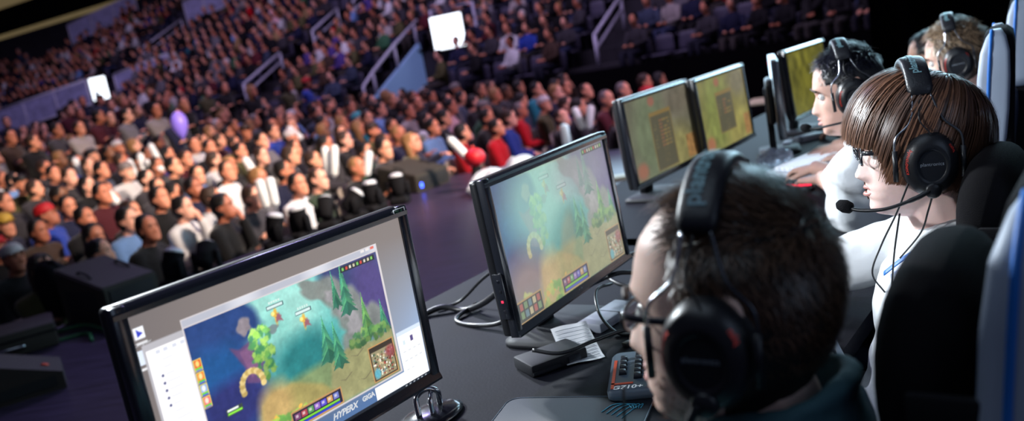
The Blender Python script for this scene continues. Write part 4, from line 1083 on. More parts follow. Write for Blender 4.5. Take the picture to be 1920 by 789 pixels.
# ------------------------------------------------------------------ the five players
def strands_obj(me, parent, name='hair'):
    o = meshobj(name, me, M['hair'], parent); return o
def capped(parent, onhead, length_fn, off, crown, color, name='hair_base'):
    o = onhead(obj(name, hair_cap(length_fn, off, crown), M['hair_cap'], parent)); o.color = (*color, 1); return o
BR = lambda r, g, b: np.array(rgb(r, g, b))
def hair_second(body, onhead):
    def L(phi):
        a = abs(phi); return float(np.interp(a, [0, .4, .62, .80, .98, 1.2, 1.5, 1.8, 2.2, 2.7, 3.15], [.026, .022, .018, .012, -.012, -.048, -.050, -.03, -.066, -.088, -.090]))
    cr = (-.42, .0, .9)
    capped(body, onhead, L, lambda p, t: .002+.014*math.sin(min(1, t*1.6+.1)*PI/2)*(1-.75*max(0, t-.8)/.2), cr, BR(66, 44, 35))
    lift = lambda p: .026 if abs(p) < 1.2 else .024
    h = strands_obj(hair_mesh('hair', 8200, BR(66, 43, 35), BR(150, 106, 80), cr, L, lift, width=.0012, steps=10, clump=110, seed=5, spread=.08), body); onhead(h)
def short_hair(top, side, color, color2, hairline_x, n, wave=.25, fwd=1., seed=1, nape=-.085, width=.0008):
    def fn(body, onhead):
        def mask(p, r):
            if p.x > hairline_x+.012*r.normal()*.6+(.018 if p.z > .108 else 0): return False
            if p.z < .0 and p.x > -.005: return False
            if p.z < .035 and p.x > .035: return False
            if p.z < nape+.02*r.uniform(): return False
            return True
        def st(p, d, r):
            k = min(1, max(0, (p.z-.055)/.05)); L = side*(1-k)+top*k
            v = Vector((fwd*.9, .15*math.sin(p.x*60), .25))*k+Vector((-.55, 0, -.8))*(1-k)+Vector((r.normal(), r.normal(), r.normal()))*wave
            return L, v.normalized()
        b = BM(); t = head_bm(48, nose=0); 
        for v in list(t.verts):
            p = v.co
            ok = p.x < hairline_x+(.018 if p.z > .108 else 0) and not (p.z < 0 and p.x > -.005) and not (p.z < .035 and p.x > .035) and p.z > nape
            v.co = C0+(p-C0)*(1.0+(.035 if ok else -.04))
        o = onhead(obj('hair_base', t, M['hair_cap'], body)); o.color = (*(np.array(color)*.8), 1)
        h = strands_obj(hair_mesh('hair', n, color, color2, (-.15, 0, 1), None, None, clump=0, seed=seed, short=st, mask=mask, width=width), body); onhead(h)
    return fn
def first_hair(body, onhead):
    short_hair(.034, .020, BR(24, 17, 14), BR(108, 80, 60), .026, 16000, .22, 1., 11, -.115, .0008)(body, onhead)
    def st(p, d, r): return .009, Vector((.3, 0, -1))+Vector((r.normal(), r.normal(), r.normal()))*.35
    def mk(p, r): return p.z < -.045 and p.x > -.02 and (p.z < -.088 or abs(p.y) > .045 or p.z > -.066 and abs(p.y) < .03)
    h = strands_obj(hair_mesh('beard', 6000, BR(96, 58, 38), BR(150, 98, 66), (0, 0, -1), None, None, clump=0, seed=3, short=st, mask=mk, width=.0005), body, 'beard'); onhead(h)

FACE = (-.85, .53)
def pl(label, pos, yaw, pitch, roll, hips, hands, **k): return player(label, pos, R_(yaw), R_(pitch), R_(roll), hips, hands, **k)
dn = (0, 0, -1)
p1, H1 = pl('nearest player seen from behind, short brown hair, glasses, teal shirt, bent to screen', (.213, .872, 1.130), 149, -3, 0, (.235, .835),
    {1: ((-.16, 1.05, .80), (-.8, .6, -.1), dn), -1: ((.02, 1.30, .80), (-.7, .7, -.1), dn)}, skin=rgb(232, 196, 180), shirt_m=M['teal_shirt'], hair_fn=first_hair, voxel=.0045, seat_yaw=R_(148), collar=.045, hs=1.10)
p2, H2 = pl('player in white top with long brown fringe and glasses, second from the front', (.757, 1.545, 1.128), 163, -2, 0, (.70, 1.52),
    {1: ((.46, 1.56, .80), (-.9, .3, -.1), dn), -1: ((.42, 1.98, .80), (-.8, .5, -.1), dn)}, skin=rgb(238, 204, 196), shirt_m=M['white_shirt'], hair_fn=hair_second, voxel=.0036, seat_yaw=R_(148), sleeve='long')
p3, H3 = pl('player with spiky black undercut hair in profile, between the other players\' heads', (1.03, 2.485, 1.14), 164, 4, 0, (1.16, 2.42),
    {1: ((1.08, 2.90, .80), (-.3, .9, -.1), dn), -1: ((1.14, 3.10, .80), (-.4, .9, -.1), dn)}, skin=rgb(222, 178, 162), shirt_m=M['white_shirt'], hair_fn=short_hair(.045, .006, BR(8, 8, 12), BR(40, 42, 60), .066, 7000, .35, .9, 21, -.07, .001), seat_yaw=R_(140))
p4, H4 = pl('player with tousled light brown hair partly hidden by a white chair panel, white shirt', (1.625, 2.98, 1.125), 152, 6, 0, (1.62, 2.93),
    {1: ((1.33, 3.24, .80), (-.7, .7, -.1), dn), -1: ((1.36, 3.46, .80), (-.8, .6, -.1), dn)}, skin=rgb(222, 180, 164), shirt_m=M['white_shirt'], hair_fn=short_hair(.050, .035, BR(48, 34, 26), BR(190, 160, 128), .060, 8000, .45, .8, 31, -.08, .001), seat_yaw=R_(142))
p5, H5 = pl('farthest player with black hair in the dark, beyond the light-brown-haired player', (1.895, 3.66, 1.065), 158, 2, 0, (1.97, 3.62),
    {1: ((1.60, 3.90, .80), (-.7, .7, -.1), dn), -1: ((1.70, 4.05, .80), (-.7, .7, -.1), dn)}, skin=rgb(206, 160, 138), shirt_m=M['dark_shirt'], hair_fn=short_hair(.035, .015, BR(8, 7, 8), BR(26, 24, 26), .062, 3500, .3, .9, 41, -.08, .0012), voxel=.007, seat_yaw=R_(146))
headset('black headset on the nearest player, light lettering across its band', H1, True, True, .0, [[(-.002, .112, -.075), (.02, .10, -.13), (.05, .10, -.20), (.06, .12, -.30)], [(.10, .08, -.07), (.105, .075, -.12), (.10, .08, -.2)]], .016, 'plantronics', .026)
headset('black headset with red rim lettering and boom microphone on the fringe-haired player', H2, True, False, .0, [[(-.002, .112, -.070), (.004, .100, -.10), (.016, .092, -.14), (.05, .075, -.19)], [(.034, .106, -.045), (.055, .098, -.10), (.082, .088, -.16), (.10, .092, -.21), (.08, .09, -.25)], [(.05, .10, -.10), (.062, .100, -.17), (.07, .105, -.23)]], .016)
headset('black headset on the spiky black-haired player', H3, True, False, .012, None, .004)
headset('black headset half hidden behind a white chair panel, on light-brown-haired player', H4, True, False, 0, None, .010)
glasses('black-framed glasses on the nearest player', H1)
glasses('black-framed glasses on the fringe-haired player in white', H2)
gaming_chair('nearest gaming chair, black headrest pillow filling the lower right corner', (.272, .985), (-.79, .62), True, -.09)
gaming_chair('gaming chair behind the fringe-haired player, black pillow strapped to pale panel', (.672, 1.562), (-.79, .62), True, -.13)
gaming_chair('gaming chair with tall pale panel and blue piping behind spiky-haired player', (1.050, 2.37), FACE, False, -.065)
gaming_chair('farthest visible gaming chair, pale rounded panel at the right edge', (1.52, 3.02), FACE, False, -.03)
gaming_chair('gaming chair of the farthest player, almost hidden behind the light-brown-haired player', (1.95, 3.66), FACE, False, -.03)
# lanyard of the second player
t = thing('lanyard', 'bright blue lanyard strip at the collar of the player in white', 'lanyard'); t.matrix_world = H2
b = BM(); tube(b, spline([(-.02, .062, -.150), (.01, .07, -.172), (.045, .066, -.195), (.075, .05, -.225)], 6), [(.002, .008)]*19, 8); obj('strap', b, M['blue_pipe'], t)

# ------------------------------------------------------------------ audience
PALETTE = {'black': (20, 20, 24), 'charcoal': (58, 56, 62), 'navy': (30, 34, 62), 'white': (222, 222, 226), 'dark green': (44, 58, 42), 'green': (66, 118, 84), 'brown': (66, 50, 42), 'blue': (44, 70, 168),
  'maroon': (84, 30, 40), 'grey': (112, 110, 116), 'red': (204, 20, 34), 'purple': (84, 66, 140), 'olive': (84, 82, 52), 'lilac': (170, 150, 190), 'pink': (232, 186, 190), 'light blue': (120, 158, 214), 'pale grey': (168, 160, 158), 'slate': (60, 70, 92), 'teal': (40, 130, 150), 'tan': (160, 130, 90)}
HAIRC = {'black': (18, 15, 15), 'brown': (52, 35, 26), 'grey': (120, 112, 112), 'white': (205, 198, 198), 'red': (190, 24, 34), 'yellow': (200, 160, 60), 'teal': (70, 160, 170), 'blond': (150, 110, 70)}
SKINS = [rgb(220, 146, 116), rgb(230, 162, 132), rgb(206, 130, 100), rgb(178, 108, 82), rgb(236, 174, 150), rgb(132, 86, 62)]
PANTS = [rgb(28, 30, 44), rgb(20, 20, 22), rgb(48, 56, 84), rgb(60, 56, 54)]
PS = 1.05
POSES = {}
def pose_meshes(kind, hyaw, hpitch):
    key = (kind, hyaw, hpitch)
    if key in POSES: return POSES[key]
    st = kind == 'stand'; zo = .46 if st else 0
    lean = .10 if kind == 'clasp' else (.03 if kind in ('chin', 'cross') else 0)
    V3 = Vector; H = V3((0, 0, .50+zo)); base = V3((-.03+lean*1.1, 0, 1.00+zo)); chest = V3((-.01+lean*.6, 0, .80+zo)); Z = V3((0, 0, 1))
    hc = base+V3((.055, 0, .165)); HM = Matrix.Translation(hc) @ Matrix.Rotation(R_(hyaw), 4, 'Z') @ Matrix.Rotation(R_(hpitch), 4, 'Y')
    b = head_bm(30, jaw=1.05); ear(b, 1); ear(b, -1); bmesh.ops.transform(b, matrix=HM, verts=b.verts[:])
    chain(b, [base-Z*.03, HM @ V3((-.02, 0, -.06))], [.06, .055])
    def trunk(b, g):
        loft(b, [[p+V3(((rx+g)*math.cos(a), (ry+g)*math.sin(a), 0)) for a in [2*PI*k/20 for k in range(20)]] for p, rx, ry in ((H-Z*.06, .09, .12), (H, .115, .165), (H.lerp(chest, .5), .11, .155), (chest, .12, .175), (chest+Z*.11, .105, .18), (base-Z*.03, .07, .115), (base+Z*.01, .05, .06))])
    sh = {s: base+V3((0, s*.175, -.06)) for s in (1, -1)}
    hz = zo
    T = {'rest': {1: ((.26, .09, .63), (1, -.2, -.2)), -1: ((.28, -.09, .63), (1, .2, -.2))}, 'clasp': {1: ((.36, .05, .68), (.8, -.5, 0)), -1: ((.36, -.05, .68), (.8, .5, 0))},
         'chin': {1: ((.20, .02, 1.02), (-.3, -.1, 1)), -1: ((.24, .02, .70), (.2, 1, .1))}, 'cross': {1: ((.19, -.06, .80), (.2, -1, .2)), -1: ((.22, .06, .83), (.1, 1, .1))},
         'stand': {1: ((.19, -.06, 1.22), (.2, -1, .2)), -1: ((.22, .06, 1.25), (.1, 1, .1))}, 'raise': {1: ((.30, .20, .74), (1, 0, 0)), -1: ((.48, -.18, .98), (1, -.2, .2))}, 'stick': {1: ((.32, .14, .82), (.8, 0, .6)), -1: ((.32, -.14, .82), (.8, 0, .6))}}[kind]
    ar = {}
    for s, (w, d) in T.items():
        e, w = elbow(sh[s], w, .29, .26, V3((-.3, s*.5, -1))); ar[s] = (e, w)
        chain(b, [base+V3((0, s*.09, -.05)), sh[s]], [.058, .055], 10); chain(b, [sh[s], e, w], [.05, .04, .029], 10); hand(b, w, d, (0, 0, -1) if kind != 'chin' else (-1, 0, 0), -s, .5)
    legs = []
    for s in (1, -1):
        hp = H+V3((0, s*.09, 0)); kn = V3((.02, s*.10, .50)) if st else V3((.42, s*.12, .50)); an = V3((.0, s*.10, .09)) if st else V3((.40, s*.12, .09)); toe = an+V3((.15, 0, -.045)); legs.append((hp, kn, an, toe))
        chain(b, [hp, kn, an], [.085, .058, .042], 10); chain(b, [an, toe], [.042, .034], 10)
    body = fuse(b, .0095, 2)
    b = BM(); trunk(b, .022)
    for s, (e, w) in ar.items(): chain(b, [base+V3((0, s*.08, -.05)), sh[s]], [.078, .073], 10); chain(b, [sh[s], e, w-(w-e).normalized()*.02], [.073, .06, .046], 10)
    rg = [base+V3((.062*math.cos(a)+.006, .066*math.sin(a), .012)) for a in [2*PI*k/16 for k in range(16)]]; tube(b, rg+[rg[0]], .018, 6, False)
    shirt = fuse(b, .016, 2)
    b = BM()
    for hp, kn, an, toe in legs: chain(b, [hp, kn, an], [.105, .075, .06], 10)
    trousers = fuse(b, .02, 2)
    b = BM()
    for hp, kn, an, toe in legs: chain(b, [an-Z*.03, toe], [.052, .044], 10)
    shoes = fuse(b, .016, 2)
    for m, q in ((body, 'skin'), (shirt, 'cloth'), (trousers, 'cloth'), (shoes, 'cloth')):
        m.materials.clear(); m.materials.append(M[q]); m.polygons.foreach_set('use_smooth', [True]*len(m.polygons))
    POSES[key] = (body, shirt, trousers, shoes, HM); return POSES[key]
HSTY = {}
def hair_style(kind):
    if kind in HSTY: return HSTY[kind]
    b = BM()
    if kind in ('short', 'thin', 'long'):
        rr = {'short': .016, 'thin': .007, 'long': .018}[kind]
        t = head_bm(30, nose=0)
        for v in t.verts:
            p = v.co; ok = p.z > -.07 and p.x < (.058 if kind != 'thin' else .02)+(.02 if p.z > .10 else 0) and not (p.z < .02 and p.x > .0) and not (p.z < .05 and p.x > .045)
            k = rr/.1*(1+.5*noise.noise(p*45)) if ok else -.06
            v.co = C0+(p-C0)*(1+k)
        add(b, t)
        if kind == 'long':
            rings = []
            for j in range(8):
                z = .06-.045*j; w = .088+.012*math.sin(j*.7); rings.append([(-.02-.075*math.cos(a)+.0*a-.012*j*.4, w*math.sin(a), z+.006*math.sin(a*5)) for a in np.linspace(-2.0, 2.0, 16)]+[(-.02-.05*math.cos(a)-.012*j*.4, (w-.018)*math.sin(a), z) for a in np.linspace(2.0, -2.0, 16)])
            loft(b, rings)
    elif kind in ('cap', 'beanie'):
        lathe(b, [(.0885, .035), (.093, .06), (.088, .09), (.066, .118), (.03, .132), (.004, .136)], 22, Matrix.Translation((-.006, 0, 0)), sx=1.14, sy=.94)
        if kind == 'cap':
            rings = [[(.075+.075*math.cos(a)*k, .068*math.sin(a), .043+.006*k+z) for a in np.linspace(-1.4, 1.4, 12)] for k, z in ((.05, 0), (1, -.012))]
            rings = [r+[(x, y, z-.006) for x, y, z in r[::-1]] for r in rings]; loft(b, rings)
        else: tube(b, [(.104*math.cos(a)-.006, .086*math.sin(a), .042) for a in np.linspace(0, 2*PI, 26)], .010, 6, False)
    me = bpy.data.meshes.new('hair_'+kind); bmesh.ops.recalc_face_normals(b, faces=b.faces[:]); b.to_mesh(me); b.free()
    me.materials.append(M['crowd_hair']); me.polygons.foreach_set('use_smooth', [True]*len(me.polygons)); HSTY[kind] = me; return me
BROW = None
PARTNAME = {'cap': 'cap', 'beanie': 'knit_hat'}
def face_detail():
    global BROW
    if BROW is None:
        BROW = []
        for s in (-1, 1):
            for nm in ('eye', 'eyebrow'):
                b = BM()
                if nm == 'eye': ball(b, (.080, s*.031, -.002), (.0065, .011, .005), 8, 6)
                else: tube(b, spline([(.094, s*.014, .016), (.096, s*.030, .020), (.086, s*.048, .016)], 3), .0035, 5)
                me = bpy.data.meshes.new(nm); b.to_mesh(me); b.free(); me.materials.append(M['crowd_hair']); BROW.append((nm, me))
    return BROW
PEOPLE = []
def inst(name, me, parent, color, mtx=None):
    o = bpy.data.objects.new(name, me); COL.objects.link(o); o.parent = parent; o.color = (*color, 1)
    if mtx is not None: o.matrix_local = mtx
    return o
def spectator(x, y, z, face, pose, gcol, garment, hair, hcol, rng, zone, group, detail=False):
    hy = [0, 22, -22][rng.integers(3)] if pose in ('rest', 'stand') else 0; hpch = [-14, -6][rng.integers(2)] if pose in ('rest',) else (-8 if pose != 'chin' else -10)
    body, shirt, trousers, shoes, HM = pose_meshes(pose, hy, hpch)
    t = thing('spectator', None, 'person', (x, y, z), (0, 0, face)); s = PS*rng.uniform(.96, 1.04); t.scale = (s, s, s)
    sk = SKINS[rng.choice(6, p=[.30, .26, .2, .06, .16, .02])]; g = np.array(rgb(*PALETTE[gcol]))*rng.uniform(.6, 1.0)
    bo = inst('body', body, t, sk); inst('shirt', shirt, t, g); inst('trousers', trousers, t, PANTS[rng.integers(4)]); inst('shoes', shoes, t, (.01, .01, .012))
    hcv = rgb(*HAIRC[hcol]); inst(PARTNAME.get(hair, 'hair'), hair_style(hair), t, hcv, HM)
    if hair in ('cap', 'beanie'): inst('hair', hair_style('thin'), t, rgb(*HAIRC['black']), HM)
    if detail:
        for nm, me in face_detail(): inst(nm, me, bo, (.012, .008, .007), HM)
    PEOPLE.append((t, pose, gcol, garment, hair, hcol, zone)); t['group'] = group
    return t
NOTABLE = [
  (-3.30,8.61,'chin','white','sweatshirt','short','black'),
  (-2.78,8.23,'chin','black','jacket','short','black'),
  (-2.62,8.72,'cross','charcoal','t-shirt','short','brown'),
  (-2.17,8.98,'rest','white','shirt','short','black'),
  (-2.01,9.26,'rest','dark green','sweater','thin','brown'),
  (-1.76,10.62,'clasp','green','jacket','short','black'),
  (-1.40,10.41,'rest','charcoal','jacket','short','black'),
  (-1.11,11.24,'raise','navy','jacket','short','black'),
  (-3.26,7.65,'rest','black','shirt','short','black'),
  (-3.86,7.88,'rest','black','jacket','long','black'),
  (-4.82,8.70,'cross','brown','shirt','short','black'),
  (-5.29,9.00,'rest','navy','shirt','cap','yellow'),
  (-4.99,9.29,'rest','blue','hoodie','beanie','red'),
  (-4.00,8.86,'clasp','black','jacket','short','brown'),
  (-3.70,9.17,'rest','black','hoodie','short','black'),
  (-3.50,9.69,'rest','navy','jacket','short','black'),
  (-3.77,9.75,'rest','brown','jacket','short','black'),
  (-4.93,9.66,'rest','navy','jacket','short','black'),
  (-4.40,8.90,'rest','black','shirt','short','black'),
  (-4.67,9.99,'rest','maroon','jacket','short','black'),
  (-2.70,11.14,'rest','grey','jacket','long','brown'),
  (-2.35,10.79,'rest','black','jacket','short','brown'),
  (-2.34,11.69,'rest','charcoal','jacket','short','black'),
  (-0.46,11.50,'rest','red','hoodie','short','black'),
  (0.00,11.45,'rest','red','shirt','short','black'),
  (-0.26,13.42,'clasp','green','shirt','cap','grey'),
  (1.58,12.19,'cross','maroon','sweater','thin','grey'),
  (1.06,12.56,'stick','purple','jacket','short','brown'),
  (0.79,13.16,'rest','olive','hoodie','beanie','white'),
  (-1.00,14.88,'rest','lilac','sweater','short','black'),
  (-3.90,15.25,'rest','pink','shirt','thin','brown'),
  (-5.56,17.53,'rest','grey','sweater','thin','white'),
  (-3.97,12.0,'rest','white','shirt','short','brown'),
  (-5.52,15.36,'rest','light blue','shirt','short','brown'),
  (-6.56,15.76,'stand','grey','t-shirt','short','black'),
  (-7.38,16.47,'stand','maroon','sweater','short','black'),
  (-7.25,16.65,'stand','maroon','jacket','long','black'),
  (-7.24,15.31,'stand','pale grey','jacket','short','brown'),
  (-7.63,15.30,'stand','charcoal','shirt','short','black'),
  (-7.40,13.99,'stand','black','suit jacket','short','brown'),
  (-8.18,14.81,'stand','brown','jacket','short','black'),
  (-6.13,16.05,'stand','pale grey','shirt','short','black'),
  (-5.25,14.49,'stand','navy','jacket','short','black'),
  (0.20,12.14,'rest','blue','shirt','short','brown'),
  (0.49,14.33,'rest','slate','jacket','short','black'),
  (2.01,13.12,'rest','navy','jacket','thin','grey'),
  (-6.65,11.98,'rest','olive','jacket','cap','black'),
  (-2.10,14.34,'rest','teal','shirt','short','brown'),
  (-2.94,14.82,'rest','light blue','shirt','short','black'),
  (-1.58,13.17,'rest','maroon','jacket','short','brown'),
  (-2.33,14.87,'rest','teal','hoodie','beanie','teal'),
  (-4.19,13.80,'rest','olive','jacket','short','brown'),
  (1.52,13.80,'rest','black','jacket','thin','brown'),
  (1.27,14.70,'rest','purple','shirt','short','brown'),
  (-4.54,12.52,'rest','maroon','jacket','short','brown'),
  (-3.33,10.44,'rest','white','shirt','short','brown'),
]
FACE_A = math.atan2(-.26, .97)
rc = np.random.default_rng(42); taken = []
CHAIRS = []
def add_chair(x, y, z, f): CHAIRS.append((x, y, z, f))
for (x, y, pose, g, gar, hr, hcol) in NOTABLE:
    f = FACE_A+rc.uniform(-.25, .25); z = fz(x, y)
    spectator(x-.03*math.cos(f), y-.03*math.sin(f), z, f, pose, g, gar, hr, hcol, rc, 'floor', 'audience on the arena floor', True); taken.append((x, y))
    if pose != 'stand': add_chair(x, y, z, f)
CGAR = ['jacket', 'hoodie', 'shirt', 't-shirt', 'sweater']
def rnd_look():
    g = ['black', 'charcoal', 'navy', 'grey', 'white', 'maroon', 'brown', 'olive', 'blue', 'light blue', 'pale grey', 'green', 'slate', 'purple', 'tan', 'red', 'teal', 'pink'][rc.choice(18, p=[.26, .15, .11, .07, .07, .05, .06, .04, .025, .025, .03, .015, .04, .02, .015, .01, .005, .005])]
    h = ['short', 'thin', 'long', 'cap', 'beanie'][rc.choice(5, p=[.66, .1, .14, .06, .04])]; c = ['black', 'brown', 'blond', 'grey'][rc.choice(4, p=[.5, .36, .09, .05])]
    if h in ('cap', 'beanie'): c = ['black', 'brown', 'grey', 'red', 'white'][rc.integers(5)]
    return g, CGAR[rc.integers(5)], h, c
REST = []                       # seats whose sitters are too many or too small to be kept apart
row = 0; v = .95
while v < 17.5:
    u = -2.2+(row % 2)*.26
    while u < 8.35:
        uu, vv = u+rc.uniform(-.06, .06), v+rc.uniform(-.06, .06); p = W(uu, vv); u += .54
        if p.x < -.615*p.y-.5: continue
        if min((p.x-a)**2+(p.y-c)**2 for a, c in taken) < .43**2: continue
        if rc.uniform() < .05: continue
        g, gar, h, c = rnd_look(); st = (v > 8 and u > 4.8 and rc.uniform() < .35) 
        pose = 'stand' if st else ['rest', 'rest', 'rest', 'clasp', 'cross', 'chin', 'stick'][rc.integers(7)]
        f = FACE_A+rc.uniform(-.3, .3); z = fz(p.x, p.y); taken.append((p.x, p.y)); spectator(p.x, p.y, z, f, pose, g, gar, h, c, rc, 'floor', 'audience on the arena floor', v < 5.5)
        if pose != 'stand': add_chair(p.x, p.y, z, f)
    v += .80; row += 1
for k in range(26):             # right-hand wing of the floor audience, past the corner of the stage
    uu, vv = 4.3+.56*(k % 8), -.35-.75*(k//8); p = W(uu+rc.uniform(-.1, .1), vv)
    if uu > 8.4 or p.x > .20*p.y: continue
    if min((p.x-a)**2+(p.y-c)**2 for a, c in taken) < .45**2: continue
    g, gar, h, c = rnd_look(); f = FACE_A+rc.uniform(-.3, .3); z = fz(p.x, p.y); taken.append((p.x, p.y)); spectator(p.x, p.y, z, f, ['rest', 'clasp', 'cross'][rc.integers(3)], g, gar, h, c, rc, 'floor', 'audience on the arena floor'); add_chair(p.x, p.y, z, f)
NFLOOR = len(PEOPLE)
# raised stand: nearest sitters kept apart until 300 people, the others as one far crowd
AISLES = (3.05, 16.1, 29.3, 42.0, -6.5, 55)
SEATS = []
for i in range(NROW):
    u = RU+RD*i+.40; v = -8.5
    while v < 69:
        v += .54
        if any((-1.45 if a > 5 else -.85) < v-a < .55 for a in AISLES): continue
        if (i < 5 and 24. < v < 34.4) or (13 <= i <= 19 and 39.5 < v < 44.5) or (11 <= i <= 16 and 26.8 < v < 31.2): continue
        if i < 4 and 7.2 < v < 10.5: continue
        p = W(u, v)
        if p.x < -.62*p.y-1.2 or p.x > .46*p.y+.4: continue
        # keep only what the frame could show, with a margin
        if p.y > 12+1.35*(30 if v > 6 else 22): continue
        SEATS.append((math.hypot(p.x, p.y), i, v, p.x, p.y, row_z(i), rc.uniform() < (.50 if (v > 34 and i > 11) else .24 if i else .45)))
SEATS.sort()
face_st = math.atan2(-UY, -UX)-.35
quota = 300-NFLOOR-2
for (d, i, v, x, y, z, empty) in SEATS:
    if empty: continue
    g, gar, h, c = rnd_look()
    if quota > 0 and 5.0 > x/(y*.33) :
        spectator(x, y, z, face_st+rc.uniform(-.3, .3), ['rest', 'rest', 'clasp', 'cross', 'chin'][rc.integers(5)], g, gar, h, c, rc, i, 'audience in the raised stand'); quota -= 1
    else: REST.append((x, y, z, face_st+rc.uniform(-.35, .35), g, h, c))
for k in range(14):            # people standing in the tunnel mouth
    p = W(11.0+.7*(k % 4)+rc.uniform(-.2, .2), 8.0+.42*(k//3)+rc.uniform(-.15, .1)); g, gar, h, c = rnd_look(); REST.append((p.x, p.y, -.62, face_st, g, h, c))
# one low figure, merged many times with its colours
def figure():
    b = BM(); fid = []
    def part(i, fn):
        n0 = len(b.faces); fn(); fid.extend([i]*(len(b.faces)-n0))
    E8 = [2*PI*k/8 for k in range(8)]
    part(0, lambda: ball(b, (.02, 0, 1.165), (.098, .078, .125), 8, 6))
    part(0, lambda: tube(b, [(-.02, 0, .98), (0, 0, 1.08)], .055, 6))
    part(1, lambda: loft(b, [[(x+rx*math.cos(a), ry*math.sin(a), z) for a in E8] for z, x, rx, ry in ((.45, 0, .13, .18), (.8, -.01, .14, .20), (.94, -.02, .11, .19), (1.01, -.02, .06, .07))]))
    for s in (1, -1):
        part(1, lambda: tube(b, [(-.02, s*.19, .94), (.06, s*.25, .70), (.26, s*.10, .66)], [.065, .055, .045], 6)); part(0, lambda: ball(b, (.31, s*.08, .65), (.06, .045, .035), 6, 4))
        part(2, lambda: tube(b, [(0, s*.09, .50), (.42, s*.11, .51), (.40, s*.11, .05)], [.10, .08, .055], 6)); part(4, lambda: ball(b, (.46, s*.11, .05), (.13, .05, .05), 6, 4))
    part(3, lambda: ball(b, (-.01, 0, 1.20), (.105, .088, .115), 8, 6))
    me = bpy.data.meshes.new('f'); b.to_mesh(me); b.free()
    # trim the hair ball where the face is
    co = np.array([v.co[:] for v in me.vertices]); fl = [tuple(p.vertices) for p in me.polygons]; bpy.data.meshes.remove(me)
    keep = [k for k, f in enumerate(fl) if not (fid[k] == 3 and co[list(f)].mean(0)[0] > .045 and co[list(f)].mean(0)[2] < 1.26) and not (fid[k] == 3 and co[list(f)].mean(0)[2] < 1.13)]
    return co, [fl[k] for k in keep], np.array([fid[k] for k in keep])
def merge_crowd():
    co, fl, fid = figure(); nv = len(co); ls = np.array([len(f) for f in fl]); flat = np.concatenate([np.array(f) for f in fl]); N = len(REST)
    V = np.empty((N, nv, 3)); C = np.empty((N, len(fl), 4)); C[..., 3] = 1
    for k, (x, y, z, f, g, h, c) in enumerate(REST):
        s = PS*rc.uniform(.93, 1.07); cs, sn = math.cos(f), math.sin(f); q = co*s; hy = rc.uniform(-.03, .03)
        V[k, :, 0] = x+q[:, 0]*cs-q[:, 1]*sn; V[k, :, 1] = y+q[:, 0]*sn+q[:, 1]*cs; V[k, :, 2] = z+q[:, 2]+hy*(q[:, 2] > 1)
        cols = np.array([SKINS[rc.choice(6, p=[.30, .26, .2, .06, .16, .02])], np.array(rgb(*PALETTE[g]))*rc.uniform(.8, 1.2), PANTS[rc.integers(4)], rgb(*HAIRC[c]), (.01, .01, .01)])
        C[k, :, :3] = cols[fid]
    me = bpy.data.meshes.new('crowd'); me.vertices.add(N*nv); me.vertices.foreach_set('co', V.ravel())
    L = len(flat); idx = (flat[None]+np.arange(N)[:, None]*nv).ravel().astype(np.int32); me.loops.add(N*L); me.loops.foreach_set('vertex_index', idx)
    st = np.concatenate([[0], np.cumsum(ls)[:-1]]); me.polygons.add(N*len(fl)); me.polygons.foreach_set('loop_start', (st[None]+np.arange(N)[:, None]*L).ravel().astype(np.int32)); me.update(calc_edges=True)
    at = me.color_attributes.new('Col', 'FLOAT_COLOR', 'CORNER'); at.data.foreach_set('color', np.repeat(C.reshape(-1, 4), np.tile(ls, N), axis=0).astype(np.float32).ravel())
    o = meshobj('distant_crowd', me, M['crowd']); tag(o, 'far rows of dim spectators filling the raised stand up to the top edge', 'crowd', None, 'stuff')
merge_crowd()
# stadium seats: empty ones apart, occupied ones together
def seat_bm():
    b = BM(); loft(b, [rrect(-.21-.03*t, 0, .02, .22-.02*t, .018, .42+.40*t, 4) for t in (0, .3, .7, .92)]+[rrect(-.243, 0, .014, .15, .012, .83, 4)]); return b
def pan_bm():
    b = BM(); loft(b, [rrect(0, 0, .2, .21, .05, .40, 4), rrect(0, 0, .21, .22, .05, .43, 4), rrect(0, 0, .19, .2, .05, .445, 4)]); box(b, (-.17, -.03, 0), (-.10, .03, .41)); return b
def stuff_of(bm, name, poses, m, label, cat):
    me = bpy.data.meshes.new('s'); bm.to_mesh(me); bm.free(); co = np.array([v.co[:] for v in me.vertices]); fl = [tuple(p.vertices) for p in me.polygons]; bpy.data.meshes.remove(me)
    V, F = [], []
    for k, (x, y, z, f) in enumerate(poses):
        c, s = math.cos(f), math.sin(f); V.append(np.stack([x+co[:, 0]*c-co[:, 1]*s, y+co[:, 0]*s+co[:, 1]*c, z+co[:, 2]], 1)); o = k*len(co); F += [tuple(i+o for i in q) for q in fl]
    o = obj(name, (np.concatenate(V), F), m); tag(o, label, cat, None, 'stuff'); return o
fs = math.atan2(-UY, -UX)
EM = [s for s in SEATS if s[6]][:150]
sb, sp = None, None
ORD = ['front', 'second', 'third', 'fourth', 'fifth', 'sixth', 'seventh', 'eighth', 'ninth', 'tenth', 'eleventh', 'twelfth', 'thirteenth', 'fourteenth', 'fifteenth', 'sixteenth', 'seventeenth', 'eighteenth', 'nineteenth', 'twentieth', 'twenty-first', 'twenty-second', 'twenty-third', 'twenty-fourth', 'twenty-fifth']
mb, mp = bpy.data.meshes.new('seat_back'), bpy.data.meshes.new('seat_pan')
for me, q in ((mb, seat_bm()), (mp, pan_bm())):
    bmesh.ops.recalc_face_normals(q, faces=q.faces[:]); q.to_mesh(me); q.free(); me.materials.append(M['seat']); me.polygons.foreach_set('use_smooth', [True]*len(me.polygons))
